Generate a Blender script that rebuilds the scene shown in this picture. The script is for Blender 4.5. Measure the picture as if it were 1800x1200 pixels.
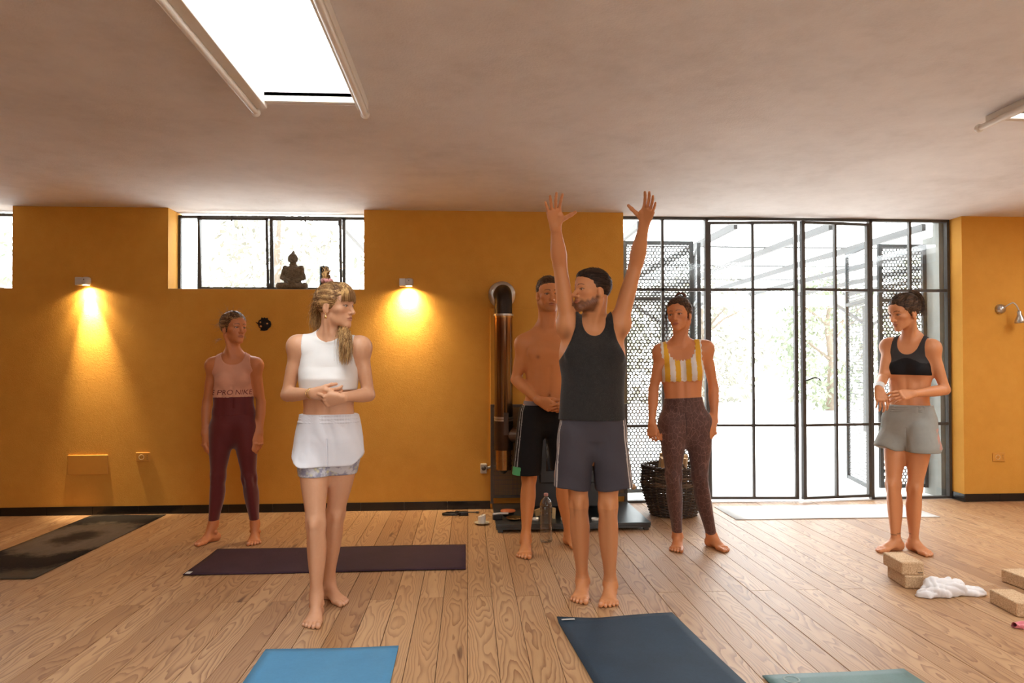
import bpy, bmesh, math, random
import numpy as np
from mathutils import Vector, Matrix, Euler

for _o in list(bpy.data.objects):
    bpy.data.objects.remove(_o)
random.seed(7)
RNG = np.random.default_rng(7)
SC = bpy.context.scene
COL = SC.collection
PI = math.pi
D2R = PI / 180

# ------------------------------------------------------------------ camera
# metres; X right along the back wall, Y towards the back wall, Z up
FPX, SHIFT = 1250.0, 23.0
PSI, TH, ROLL = math.atan(77 / FPX), math.atan(17 / FPX), -0.0025
CH = 1.29
_R = Vector((math.cos(PSI), -math.sin(PSI), 0))
_Fw = Vector((math.sin(PSI) * math.cos(TH), math.cos(PSI) * math.cos(TH), math.sin(TH)))
_U = _R.cross(_Fw)
_cx = _R * math.cos(ROLL) + _U * math.sin(ROLL)
_cy = _U * math.cos(ROLL) - _R * math.sin(ROLL)
cam_data = bpy.data.cameras.new('camera')
cam = bpy.data.objects.new('camera', cam_data)
COL.objects.link(cam)
cam_data.sensor_width = 36.0
cam_data.lens = 36.0 * FPX / 1800.0
cam_data.shift_y = SHIFT / 1800.0
cam_data.clip_start, cam_data.clip_end = 0.05, 200
_m = Matrix.Identity(4)
for i in range(3):
    _m[i][0], _m[i][1], _m[i][2] = _cx[i], _cy[i], -_Fw[i]
_m[2][3] = CH
cam.matrix_world = _m
SC.camera = cam

def ray(px, py):
    a, b = (px - 900) / FPX, -(py - 600 - SHIFT) / FPX
    return np.array(_cx) * a + np.array(_cy) * b + np.array(_Fw)
def W(px, py, Y):
    "world point seen at photo pixel (px, py) at the distance Y"
    r = ray(px, py)
    return np.array([0, 0, CH]) + r * (Y / r[1])
def G(px, py, z=0.0):
    "world point seen at photo pixel on the level z"
    r = ray(px, py)
    return np.array([0, 0, CH]) + r * ((z - CH) / r[2])

# ------------------------------------------------------------------ world, exposure
SC.view_settings.view_transform = 'Standard'
SC.view_settings.look = 'None'
SC.view_settings.gamma = 1.0
SC.view_settings.use_curve_mapping = False
SC.view_settings.exposure = 0.30
world = bpy.data.worlds.new('sky')
SC.world = world
world.use_nodes = True
_bg = world.node_tree.nodes['Background']
_bg.inputs['Color'].default_value = (.95, .98, 1.0, 1)
_bg.inputs['Strength'].default_value = 10.0

# ------------------------------------------------------------------ room sizes
WALL_Y, ROOM_H = 6.37, 2.665
XL, XR, YF = -5.9, 6.3, -2.6          # left, right and front walls
OUT_Y = WALL_Y + 0.30
SKYLIGHTS = [(-1.04, -0.57, -.9, 3.68), (2.93, 3.45, 0.9, 3.72), (0.6, 1.15, -2.0, 0.4), (5.25, 5.8, 2.2, 5.2)]
WINS = [(-5.55, -3.92, 1.955), (-2.615, -0.922, 1.955)]
DOOR = (1.408, 4.612)
FRONT = (1.0, 3.4, .9, 2.35)      # glazed opening behind the viewer

def portal(name, loc, rot, sx, sy):
    l = bpy.data.lights.new(name, 'AREA')
    l.shape, l.size, l.size_y = 'RECTANGLE', sx, sy
    l.cycles.is_portal = True
    o = bpy.data.objects.new(name, l)
    o.location, o.rotation_euler = loc, rot
    COL.objects.link(o)
for i, (x0, x1, y0, y1) in enumerate(SKYLIGHTS):
    portal('skylight_portal', ((x0 + x1) / 2, (y0 + y1) / 2, ROOM_H + 0.09), (0, 0, 0), x1 - x0, y1 - y0)
for x0, x1, zs in WINS:
    portal('window_portal', ((x0 + x1) / 2, OUT_Y + .02, (zs + ROOM_H) / 2), (-PI / 2, 0, 0), x1 - x0, ROOM_H - zs)
portal('door_portal', ((DOOR[0] + DOOR[1]) / 2, OUT_Y + .02, ROOM_H / 2), (-PI / 2, 0, 0), DOOR[1] - DOOR[0], ROOM_H)

portal('front_portal', ((FRONT[0] + FRONT[1]) / 2, YF - .22, (FRONT[2] + FRONT[3]) / 2), (PI / 2, 0, 0), FRONT[1] - FRONT[0], FRONT[3] - FRONT[2])

# ------------------------------------------------------------------ helpers
def tag(o, label=None, cat=None, group=None, kind=None):
    if label: o['label'] = label
    if cat: o['category'] = cat
    if group: o['group'] = group
    if kind: o['kind'] = kind
    return o
def link(o, parent=None):
    COL.objects.link(o)
    if parent is not None:
        o.parent = parent
    return o
def empty(name, loc=(0, 0, 0), rz=0.0, label=None, cat=None, group=None, kind=None):
    o = bpy.data.objects.new(name, None)
    o.empty_display_size = 0.1
    o.location = loc
    o.rotation_euler = (0, 0, rz)
    link(o)
    return tag(o, label, cat, group, kind)

class MB:
    "collects boxes, bars, tubes, lathes; build() makes one mesh object"
    def __init__(s): s.v, s.f, s.sm = [], [], []
    def add(s, verts, faces, smooth=False):
        n = len(s.v)
        s.v += [tuple(map(float, p)) for p in verts]
        s.f += [tuple(i + n for i in f) for f in faces]
        s.sm += [smooth] * len(faces)
        return s
    def box(s, x0, x1, y0, y1, z0, z1, M=None):
        v = [(x, y, z) for z in (z0, z1) for y in (y0, y1) for x in (x0, x1)]
        if M is not None: v = [M @ Vector(p) for p in v]
        return s.add(v, [(0, 2, 3, 1), (4, 5, 7, 6), (0, 1, 5, 4), (2, 6, 7, 3), (0, 4, 6, 2), (1, 3, 7, 5)])
    def cham(s, x0, x1, y0, y1, z0, z1, c, M=None):
        "box with bevelled edges"
        bm = bmesh.new()
        bmesh.ops.create_cube(bm, size=1)
        for v in bm.verts:
            v.co = Vector(((x0 + x1) / 2 + v.co.x * (x1 - x0), (y0 + y1) / 2 + v.co.y * (y1 - y0), (z0 + z1) / 2 + v.co.z * (z1 - z0)))
        bmesh.ops.bevel(bm, geom=bm.edges[:], offset=c, segments=2, affect='EDGES', profile=.5)
        vs = [(M @ v.co if M is not None else v.co) for v in bm.verts]
        bm.verts.index_update()
        fs = [tuple(v.index for v in f.verts) for f in bm.faces]
        bm.free()
        return s.add(vs, fs)
    def tube(s, pts, r, n=8, caps=True, smooth=True):
        "round tube along points; r number or list"
        pts = [Vector(p) for p in pts]
        rs = r if hasattr(r, '__len__') else [r] * len(pts)
        vs, fs = [], []
        t0 = (pts[1] - pts[0]).normalized()
        u = t0.orthogonal().normalized()
        for i, p in enumerate(pts):
            t = (pts[min(i + 1, len(pts) - 1)] - pts[max(i - 1, 0)])
            t = t.normalized() if t.length > 1e-9 else t0
            u = (u - t * u.dot(t))
            u = u.normalized() if u.length > 1e-6 else t.orthogonal().normalized()
            w = t.cross(u)
            for k in range(n):
                a = 2 * PI * k / n
                vs.append(p + (u * math.cos(a) + w * math.sin(a)) * rs[i])
        for i in range(len(pts) - 1):
            for k in range(n):
                k2 = (k + 1) % n
                fs.append((i * n + k, i * n + k2, (i + 1) * n + k2, (i + 1) * n + k))
        s.add(vs, fs, smooth)
        if caps:
            m = (len(pts) - 1) * n
            s.add(vs[:n], [tuple(range(n))[::-1]])
            s.add(vs[m:m + n], [tuple(range(n))])
        return s
    def lathe(s, prof, n=24, M=None, smooth=True, sx=1.0, sy=1.0):
        "profile [(r,z)...] turned about z"
        vs, fs = [], []
        for r, z in prof:
            for k in range(n):
                a = 2 * PI * k / n
                p = Vector((r * math.cos(a) * sx, r * math.sin(a) * sy, z))
                vs.append(M @ p if M is not None else p)
        for i in range(len(prof) - 1):
            for k in range(n):
                k2 = (k + 1) % n
                fs.append((i * n + k, i * n + k2, (i + 1) * n + k2, (i + 1) * n + k))
        s.add(vs, fs, smooth)
        return s
    def prism(s, outline, h0, h1, M=None, smooth=False):
        "polygon outline [(x,y)] extruded z h0..h1"
        n = len(outline)
        vs = [Vector((x, y, h0)) for x, y in outline] + [Vector((x, y, h1)) for x, y in outline]
        if M is not None: vs = [M @ v for v in vs]
        fs = [tuple(range(n))[::-1], tuple(range(n, 2 * n))]
        s.add(vs, fs)
        s.add(vs, [(i, (i + 1) % n, n + (i + 1) % n, n + i) for i in range(n)], smooth)
        return s
    def mesh(s, name):
        me = bpy.data.meshes.new(name)
        me.from_pydata(s.v, [], s.f)
        me.polygons.foreach_set('use_smooth', s.sm)
        me.update()
        return me
    def build(s, name, mat=None, parent=None):
        me = s.mesh(name)
        if mat is not None: me.materials.append(mat)
        return link(bpy.data.objects.new(name, me), parent)
def place(mesh, name, loc, rot=(0, 0, 0), parent=None, scale=None):
    o = bpy.data.objects.new(name, mesh)
    o.location, o.rotation_euler = loc, rot
    if scale is not None: o.scale = scale
    return link(o, parent)
def trans(loc=(0, 0, 0), rot=(0, 0, 0), sc=None):
    M = Matrix.Translation(Vector(loc)) @ Euler(rot).to_matrix().to_4x4()
    return M

# ------------------------------------------------------------------ materials
class NT:
    def __init__(s, name):
        s.m = bpy.data.materials.new(name)
        s.m.use_nodes = True
        s.t = s.m.node_tree
        s.b = s.t.nodes['Principled BSDF']
    def n(s, typ, **kw):
        nd = s.t.nodes.new(typ)
        for k, v in kw.items():
            if k.startswith('_'): setattr(nd, k[1:], v)
            else:
                key = int(k[1:]) if k[0] == 'i' and k[1:].isdigit() else k
                nd.inputs[key].default_value = v
        return nd
    def l(s, a, b): s.t.links.new(a, b)
    def math(s, op, a, b=None, c=None):
        nd = s.t.nodes.new('ShaderNodeMath'); nd.operation = op
        for i, v in enumerate((a, b, c)):
            if v is None: continue
            if isinstance(v, (int, float)): nd.inputs[i].default_value = v
            else: s.l(v, nd.inputs[i])
        return nd.outputs[0]
    def mix(s, fac, a, b, mode='MIX'):
        nd = s.t.nodes.new('ShaderNodeMix'); nd.data_type = 'RGBA'; nd.blend_type = mode
        for sock, v in ((nd.inputs[0], fac), (nd.inputs[6], a), (nd.inputs[7], b)):
            if isinstance(v, (int, float)): sock.default_value = v
            elif isinstance(v, tuple): sock.default_value = v if len(v) == 4 else v + (1,)
            else: s.l(v, sock)
        return nd.outputs[2]
    def ramp(s, fac, stops, interp='LINEAR'):
        nd = s.t.nodes.new('ShaderNodeValToRGB')
        nd.color_ramp.interpolation = interp
        e = nd.color_ramp.elements
        while len(e) < len(stops): e.new(0.5)
        for q, (p, c) in zip(e, stops):
            q.position = p
            q.color = c if len(c) == 4 else tuple(c) + (1,)
        s.l(fac, nd.inputs[0])
        return nd.outputs[0]
    def coord(s, which='Object', scale=(1, 1, 1), loc=None):
        tc = s.t.nodes.new('ShaderNodeTexCoord')
        mp = s.t.nodes.new('ShaderNodeMapping')
        mp.inputs['Scale'].default_value = scale
        if loc is not None: mp.inputs['Location'].default_value = loc
        s.l(tc.outputs[which], mp.inputs[0])
        return mp.outputs[0]
    def noise(s, vec, scale, detail=3, rough=.55):
        nd = s.n('ShaderNodeTexNoise', Scale=scale, Detail=detail, Roughness=rough)
        if vec is not None: s.l(vec, nd.inputs['Vector'])
        return nd.outputs['Fac']
    def bump(s, h, strength, dist=.01, normal=None):
        nd = s.n('ShaderNodeBump', Strength=strength, Distance=dist)
        s.l(h, nd.inputs['Height'])
        if normal is not None: s.l(normal, nd.inputs['Normal'])
        s.l(nd.outputs[0], s.b.inputs['Normal'])
        return nd.outputs[0]
    def base(s, c, rough=None, metal=None, spec=None):
        if isinstance(c, tuple): s.b.inputs['Base Color'].default_value = c if len(c) == 4 else c + (1,)
        else: s.l(c, s.b.inputs['Base Color'])
        if rough is not None:
            if isinstance(rough, (int, float)): s.b.inputs['Roughness'].default_value = rough
            else: s.l(rough, s.b.inputs['Roughness'])
        if metal is not None: s.b.inputs['Metallic'].default_value = metal
        if spec is not None: s.b.inputs['Specular IOR Level'].default_value = spec
        return s
def plain(name, c, rough=.6, metal=0, var=.12, nscale=30, bump=0.0, spec=None, bscale=200):
    "procedural: colour with slight noise variation"
    t = NT(name)
    co = t.coord('Object')
    f = t.noise(co, nscale, 3)
    lo = tuple(x * (1 - var) for x in c); hi = tuple(min(1, x * (1 + var)) for x in c)
    t.base(t.mix(f, lo, hi), rough, metal, spec)
    if bump: t.bump(t.noise(co, bscale, 2), bump, .003)
    return t.m
# ================================================================== the room
def mat_wall():
    t = NT('ochre_plaster')
    co = t.coord('Object')
    big = t.noise(co, 1.3, 4, .6)
    mid = t.noise(co, 9, 4, .6)
    f = t.math('ADD', t.math('MULTIPLY', big, .6), t.math('MULTIPLY', mid, .4))
    c = t.ramp(f, [(.25, (.61, .285, .042)), (.5, (.67, .325, .052)), (.75, (.72, .365, .065))])
    t.base(c, .78, spec=.25)
    h = t.math('ADD', t.noise(co, 160, 3, .6), t.math('MULTIPLY', t.noise(co, 45, 2), .5))
    t.bump(h, .35, .006)
    return t.m
def mat_ceiling():
    t = NT('lime_plaster_ceiling')
    co = t.coord('Object')
    a = t.noise(co, 1.1, 6, .65)
    b = t.noise(co, 5, 6, .7)
    f = t.math('ADD', t.math('MULTIPLY', a, .55), t.math('MULTIPLY', b, .45))
    c = t.ramp(f, [(.3, (.60, .545, .515)), (.5, (.71, .66, .635)), (.7, (.78, .735, .71))])
    t.base(c, .85, spec=.2)
    t.bump(t.math('ADD', t.noise(co, 90, 3), t.math('MULTIPLY', t.noise(co, 7, 4), 2.0)), .25, .006)
    return t.m
def mat_plank():
    t = NT('larch_board')
    tc = t.n('ShaderNodeTexCoord')
    oi = t.n('ShaderNodeObjectInfo')
    rnd = oi.outputs['Random']
    sx = t.n('ShaderNodeSeparateXYZ'); t.l(tc.outputs['Object'], sx.inputs[0])
    off = t.math('MULTIPLY', rnd, 57.0)
    x, y = sx.outputs[0], t.math('ADD', sx.outputs[1], off)
    def vec(sxx, syy, zz):
        cb = t.n('ShaderNodeCombineXYZ')
        t.l(t.math('MULTIPLY', x, sxx), cb.inputs[0]); t.l(t.math('MULTIPLY', y, syy), cb.inputs[1]); t.l(zz, cb.inputs[2])
        return cb.outputs[0]
    n1 = t.noise(vec(7, 1.5, off), 1.0, 2, .45)
    n2 = t.noise(vec(34, 3.2, off), 1.0, 2, .5)
    xo = t.math('ADD', x, t.math('MULTIPLY', t.math('SUBTRACT', rnd, .5), .07))
    x2 = t.math('MULTIPLY', t.math('MULTIPLY', xo, xo), 420)      # cathedral arches about the heart line
    h = t.math('ADD', t.math('MULTIPLY', n1, 13.0), t.math('ADD', t.math('MULTIPLY', x2, 1.5), t.math('MULTIPLY', n2, 1.1)))
    fr = t.math('FRACT', h)
    g = t.ramp(fr, [(0, (.0, 0, 0)), (.45, (.12, .12, .12)), (.82, (.75, .75, .75)), (.93, (1, 1, 1)), (1, (0, 0, 0))])
    fine = t.noise(vec(420, 5, off), 1.0, 2)
    tone = t.ramp(rnd, [(0, (.39, .215, .098)), (.35, (.50, .295, .142)), (.7, (.57, .355, .182)), (1, (.44, .25, .115))])
    late = t.mix(.85, tone, (.17, .052, .016))
    amt = t.math('MULTIPLY', g, t.math('ADD', .42, t.math('MULTIPLY', t.noise(vec(5, .7, off), 1.0, 1), .8)))
    c = t.mix(amt, tone, late)
    c = t.mix(t.math('MULTIPLY', fine, .22), c, (.30, .14, .06))
    kn = t.noise(vec(16, 2.4, t.math('ADD', off, 9.0)), 1.0, 1)
    c = t.mix(t.ramp(kn, [(.73, (0, 0, 0)), (.80, (.8, .8, .8))]), c, (.10, .035, .015))
    t.base(c, t.ramp(fine, [(0, (.42, .42, .42)), (1, (.58, .58, .58))]), spec=.5)
    t.bump(t.math('ADD', t.math('MULTIPLY', g, .6), fine), .10, .002)
    return t.m
M_WALL, M_CEIL, M_PLANK = mat_wall(), mat_ceiling(), mat_plank()
M_STEEL = plain('dark_window_steel', (.065, .058, .052), .5, .2, .3, 40)
M_TILE = plain('black_glazed_tile', (.012, .010, .010), .22, 0, .3, 15)
M_GROUT = plain('tile_grout', (.25, .22, .18), .9)
M_WHITEP = plain('white_lacquer', (.72, .66, .58), .4, 0, .05)
M_DARK = plain('subfloor_dark', (.02, .012, .008), .9)
def mat_glass(name='window_glass', tint=(.97, .98, .975), refl=.05):
    t = NT(name)
    tr = t.n('ShaderNodeBsdfTransparent'); tr.inputs[0].default_value = tint + (1,)
    gl = t.n('ShaderNodeBsdfGlossy', Roughness=.02)
    mx = t.n('ShaderNodeMixShader')
    fz = t.n('ShaderNodeLayerWeight', Blend=.25)
    t.l(t.math('ADD', t.math('MULTIPLY', fz.outputs['Fresnel'], .5), refl * .5), mx.inputs[0])
    t.l(tr.outputs[0], mx.inputs[1]); t.l(gl.outputs[0], mx.inputs[2])
    t.l(mx.outputs[0], t.t.nodes['Material Output'].inputs['Surface'])
    return t.m
M_GLASS = mat_glass()

# ---- floor of single boards
floor = MB().box(XL - .1, XR + .1, YF - .1, OUT_Y, -.12, -.022).build('floor', M_DARK)
tag(floor, 'larch board floor with dark gaps running towards the back wall', kind='structure')
BW = .1335
_pm = {}
def plank_mesh(L):
    k = round(L, 3)
    if k not in _pm:
        w, c = BW / 2 - .0011, .0012
        mb = MB()
        v = []
        for y, s in ((0, 1), (L, -1)):
            g = .0008
            v += [(-w, y + s * g, -.02), (w, y + s * g, -.02), (w, y + s * g, -c), (w - c, y + s * (g + c), 0), (-w + c, y + s * (g + c), 0), (-w, y + s * g, -c)]
        mb.add(v, [(0, 5, 4, 3, 2, 1), (6, 7, 8, 9, 10, 11)] + [(i, (i + 1) % 6, 6 + (i + 1) % 6, 6 + i) for i in range(6)])
        me = mb.mesh('plank'); me.materials.append(M_PLANK); _pm[k] = me
    return _pm[k]
X0 = -44 * BW + .062
for i in range(93):
    x = X0 + i * BW
    if x > XR + .05: break
    end = OUT_Y - .05 if DOOR[0] - .1 < x < DOOR[1] + .1 else WALL_Y - .002
    jit = ((i * 7) % 5 - 2) * .004
    js = [YF, -.02 + jit, 3.97 + jit] if i % 2 == 0 else [YF, 1.95 + jit]
    js = js + [end]
    for a, b in zip(js[:-1], js[1:]):
        place(plank_mesh(b - a), 'plank', (x, a, -.0004 * ((i * 13) % 4)), parent=floor)

# ---- walls
def wall_boxes(name, boxes, label):
    mb = MB()
    for b in boxes: mb.box(*b)
    return tag(mb.build(name, M_WALL), label, kind='structure')
zc = ROOM_H + .05
w1, w2 = WINS
wall_boxes('wall_back', [
    (XL - .2, w1[0], WALL_Y, OUT_Y, -.1, zc), (w1[0], w1[1], WALL_Y, OUT_Y, -.1, w1[2]), (w1[1], w2[0], WALL_Y, OUT_Y, -.1, zc),
    (w2[0], w2[1], WALL_Y, OUT_Y, -.1, w2[2]), (w2[1], DOOR[0], WALL_Y, OUT_Y, -.1, zc), (DOOR[1], XR + .2, WALL_Y, OUT_Y, -.1, zc)],
    'ochre plastered back wall with high windows and a glazed door opening')
wall_boxes('wall_left', [(XL - .2, XL, YF - .2, WALL_Y, -.1, zc)], 'ochre plastered wall closing the room on the left')
wall_boxes('wall_right', [(XR, XR + .2, YF - .2, WALL_Y, -.1, zc)], 'ochre plastered wall closing the room on the right')
wall_boxes('wall_front', [(XL, FRONT[0], YF - .2, YF, -.1, zc), (FRONT[1], XR, YF - .2, YF, -.1, zc), (FRONT[0], FRONT[1], YF - .2, YF, -.1, FRONT[2]), (FRONT[0], FRONT[1], YF - .2, YF, FRONT[3], zc)], 'ochre plastered wall behind the viewer')
# heat shield board behind the flue
tag(MB().cham(.195, 1.395, WALL_Y - .018, WALL_Y + .01, .02, 1.79, .004).build('wall_panel', M_WALL),
    'flat ochre painted board on the wall behind the stove pipe', kind='structure')

# ---- ceiling with skylight shafts
mb = MB()
xs = sorted({XL - .2, XR + .2} | {v for s in SKYLIGHTS for v in s[:2]})
for a, b in zip(xs[:-1], xs[1:]):
    holes = sorted([s for s in SKYLIGHTS if s[0] <= (a + b) / 2 <= s[1]], key=lambda s: s[2])
    y = YF - .2
    for s in holes:
        mb.box(a, b, y, s[2], ROOM_H, ROOM_H + .07); y = s[3]
    mb.box(a, b, y, OUT_Y, ROOM_H, ROOM_H + .07)
tag(mb.build('ceiling', M_CEIL), 'mottled pale lime plaster ceiling with skylight openings', kind='structure')

# ---- skylight blind rails
def skylight(s, name, label, shown=True):
    x0, x1, y0, y1 = s
    e = empty(name, ((x0 + x1) / 2, y1, ROOM_H), 0, label, 'skylight')
    cx, cy = (x0 + x1) / 2, y1
    e.location = (cx, cy, ROOM_H)
    for sd, x in ((-1, x0), (1, x1)):
        a, b = (x - .052, x + .004) if sd < 0 else (x - .004, x + .052)
        MB().cham(a - cx, b - cx, y0 - cy, .055, -.050, 0.0, .004).build('side_rail', M_WHITEP, e)
        xt = (x - .064 if sd < 0 else x + .030) - cx
        tb = MB().tube([(xt, y0 - cy, -.058), (xt, .075, -.058)], .0165, 14).build('blind_rod', M_WHITEP, e)
        prof = [(.0, -.024)] + [(.024 * math.sin(t), -.024 * math.cos(t)) for t in np.linspace(.2, PI - .2, 9)] + [(0, .024)]
        MB().lathe(prof, 16, trans((xt, .088, -.058))).build('end_knob', M_WHITEP, tb)
    MB().tube([(x0 - cx, .042, -.016), (x1 - cx, .042, -.016)], .013, 12).build('cross_rod', M_WHITEP, e)
    MB().cham(x0 - cx, x1 - cx, .0, .022, -.030, .02, .003).build('end_rail', M_WHITEP, e)
    MB().box(x0 - cx, x1 - cx, y0 - cy, 0, .060, .066).build('pane', M_GLASS, e)
    return e
skylight(SKYLIGHTS[0], 'skylight', 'bright rectangular skylight with white blind rails above the woman in white')
skylight(SKYLIGHTS[1], 'skylight', 'skylight with white rails cut off by the right edge of the picture')

# ---- baseboards of black tiles
def baseboard(name, x0, x1, label, n):
    b = MB().box(x0, x1, WALL_Y - .006, WALL_Y, 0, .068).build(name, M_GROUT)
    tag(b, label, kind='structure')
    L = (x1 - x0) / n
    me = MB().cham(.0012, L - .0012, -.004, .004, 0, .072, .0012).mesh('tile'); me.materials.append(M_TILE)
    for i in range(n):
        place(me, 'tile', (x0 + i * L, WALL_Y - .008, .001), parent=b)
baseboard('baseboard_back', XL, .195, 'black glazed tile skirting along the foot of the ochre wall', 16)
baseboard('baseboard_right', DOOR[1], XR, 'black glazed tile skirting right of the glazed door', 5)
b = MB().box(DOOR[1] - .006, DOOR[1], WALL_Y - .006, WALL_Y + .17, 0, .068).build('baseboard_reveal', M_GROUT)
tag(b, 'short black tile skirting on the door reveal', kind='structure')
MB().cham(DOOR[1] - .012, DOOR[1] - .004, WALL_Y - .012, WALL_Y + .165, .001, .072, .0012).build('tile', M_TILE, b)

# ---- steel window frames
def bar(mb, a, b, w=.022, d=.03):
    "straight steel bar from a to b, w in the window plane, d along Y"
    a, b = Vector(a), Vector(b)
    t = (b - a).normalized()
    n = Vector((0, 1, 0)); n = (n - t * n.dot(t)).normalized()
    s = t.cross(n)
    vs = []
    for p in (a, b):
        for i, j in ((-1, -1), (1, -1), (1, 1), (-1, 1)):
            vs.append(p + s * (w / 2 * i) + n * (d / 2 * j))
    mb.add(vs, [(0, 3, 2, 1), (4, 5, 6, 7)] + [(i, (i + 1) % 4, 4 + (i + 1) % 4, 4 + i) for i in range(4)])
def pane(x0, x1, z0, z1, parent, y=0.0):
    return MB().box(x0, x1, y - .002, y + .002, z0, z1).build('pane', M_GLASS, parent)
YG = WALL_Y + .235
def high_window(name, w, xs, tilts, label):
    "xs: mullion positions; tilts: (i, angle) sashes hinged at the foot and tipped in"
    z0, z1 = w[2], ROOM_H - .02
    e = empty(name, (w[0], YG, z0), 0, label, kind='structure')
    ox, oz = w[0], z0
    fr = MB()
    for x in (xs[0], xs[-1]): bar(fr, (x - ox, 0, 0), (x - ox, 0, z1 - oz), .026, .04)
    bar(fr, (xs[0] - ox, 0, z1 - oz - .012), (xs[-1] - ox, 0, z1 - oz - .012), .026, .04)
    bar(fr, (xs[0] - ox, 0, .012), (xs[-1] - ox, 0, .012), .026, .04)
    fr.build('outer_frame', M_STEEL, e)
    for x in xs[1:-1]:
        m = MB(); bar(m, (x - ox, 0, 0), (x - ox, 0, z1 - oz), .026, .04); m.build('mullion', M_STEEL, e)
    for i in range(len(xs) - 1):
        a, b = xs[i] - ox + .013, xs[i + 1] - ox - .013
        ang = dict(tilts).get(i, 0)
        if not ang:
            pane(a, b, .02, z1 - oz - .02, e, .0)
            continue
        h = z1 - oz - .05
        s = MB()
        for p, q in (((a + .01, 0, 0), (a + .01, 0, h)), ((b - .01, 0, 0), (b - .01, 0, h)), ((a, 0, h - .01), (b, 0, h - .01)), ((a, 0, .01), (b, 0, .01))):
            bar(s, p, q, .02, .026)
        so = s.build('tilting_sash', M_STEEL, e)
        so.location = (0, -.03, .02); so.rotation_euler = (ang, 0, 0)
        pane(a + .02, b - .02, .02, h - .02, so)
        MB().tube([((a + b) / 2, -.035, h - .035), ((a + b) / 2, -.03, h + .01)], .008, 8).build('latch', M_STEEL, so)
    MB().box(0, w[1] - w[0], -.22, .05, -.012, .004).build('window_sill', M_SILL, e)
    return e
M_SILL = plain('pale_stone_sill', (.62, .56, .47), .5, 0, .08)
high_window('window_1', WINS[0], [-5.55, -5.0, -4.35, -3.99, -3.925], [(1, .09)], 'high steel window cut off by the left edge of the picture')
high_window('window_2', WINS[1], [-2.605, -2.432, -1.79, -1.135, -.93], [(1, .085), (2, .085)],
            'high steel framed window over the wall lamps with two tipped sashes')

# ---- glazed door screen
YD = WALL_Y + .185
ed = empty('door_1', (DOOR[0], YD, 0), 0, 'floor to ceiling steel glazed screen with double doors to the terrace', kind='structure')
zt, zm, zb, ztop = 1.985, .712, .022, ROOM_H - .022
def dp(x): return x - DOOR[0]
xm = {'a': DOOR[0] + .02, 'b': 1.818, 'c': 2.236, 'g': 3.828, 'h': 4.222, 'i': DOOR[1] - .018}
fr = MB()
for k in 'acgi': bar(fr, (dp(xm[k]), 0, 0), (dp(xm[k]), 0, ROOM_H), .030 if k in 'cg' else .026, .05)
bar(fr, (dp(xm['a']), 0, ROOM_H - .012), (dp(xm['i']), 0, ROOM_H - .012), .026, .05)
bar(fr, (dp(xm['a']), 0, .011), (dp(xm['c']), 0, .011), .022, .05)
bar(fr, (dp(xm['g']), 0, .011), (dp(xm['i']), 0, .011), .022, .05)
fr.build('outer_frame', M_STEEL, ed)
for ka, kb, kc in (('a', 'b', 'c'), ('g', 'h', 'i')):
    m = MB(); bar(m, (dp(xm[kb]), 0, .02), (dp(xm[kb]), 0, ROOM_H - .02), .024, .035); m.build('mullion', M_STEEL, ed)
    for z in (zt, zm):
        m = MB(); bar(m, (dp(xm[ka]), 0, z), (dp(xm[kc]), 0, z), .026, .035); m.build('transom', M_STEEL, ed)
    for xa, xb in ((xm[ka], xm[kb]), (xm[kb], xm[kc])):
        for za, zb_ in ((.022, zm), (zm, zt), (zt, ztop)):
            pane(dp(xa), dp(xb), za, zb_, ed)
def leaf(xh, w, ang, sgn):
    "door leaf hinged at xh, running sgn along x, opened into the room by ang"
    m = MB()
    zz0, zz1 = .024, ROOM_H - .040
    for x, ww in ((.011, .022), (w - .016, .032)): bar(m, (sgn * x, 0, zz0), (sgn * x, 0, zz1), ww, .042)
    for z in (zz0 + .012, zz1 - .012): bar(m, (0, 0, z), (sgn * w, 0, z), .024, .036)
    o = m.build('door_leaf', M_STEEL, ed)
    o.location = (dp(xh), 0, 0); o.rotation_euler = (0, 0, ang)
    q = MB(); bar(q, (sgn * w * .5, 0, zz0), (sgn * w * .5, 0, zz1), .022, .035); q.build('mullion', M_STEEL, o)
    for z in (zt, zm):
        q = MB(); bar(q, (0, 0, z), (sgn * w, 0, z), .024, .035); q.build('transom', M_STEEL, o)
    for a, b in ((0, .5), (.5, 1)):
        for za, zb_ in ((zz0, zm), (zm, zt), (zt, zz1)):
            x0, x1 = sorted((sgn * w * a, sgn * w * b)); pane(x0, x1, za, zb_, o)
    return o
l1 = leaf(xm['c'] + .018, .832, -.075, 1)
l2 = leaf(xm['g'] - .018, .700, .115, -1)
MB().tube([(-.69, -.03, 1.135), (-.69, -.075, 1.135), (-.66, -.085, 1.15), (-.62, -.085, 1.160), (-.58, -.083, 1.15), (-.56, -.08, 1.135)], .007, 8).build('lever_handle', M_STEEL, l2)
MB().cham(-.705, -.675, -.03, -.018, 1.06, 1.20, .003).build('lock_plate', M_STEEL, l2)
tag(MB().box(DOOR[0], DOOR[1], WALL_Y + .13, OUT_Y + .02, -.03, .0015).build('trim_1', plain('stone_threshold', (.5, .42, .36), .6)), 'stone threshold under the glazed doors', kind='structure')

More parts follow.
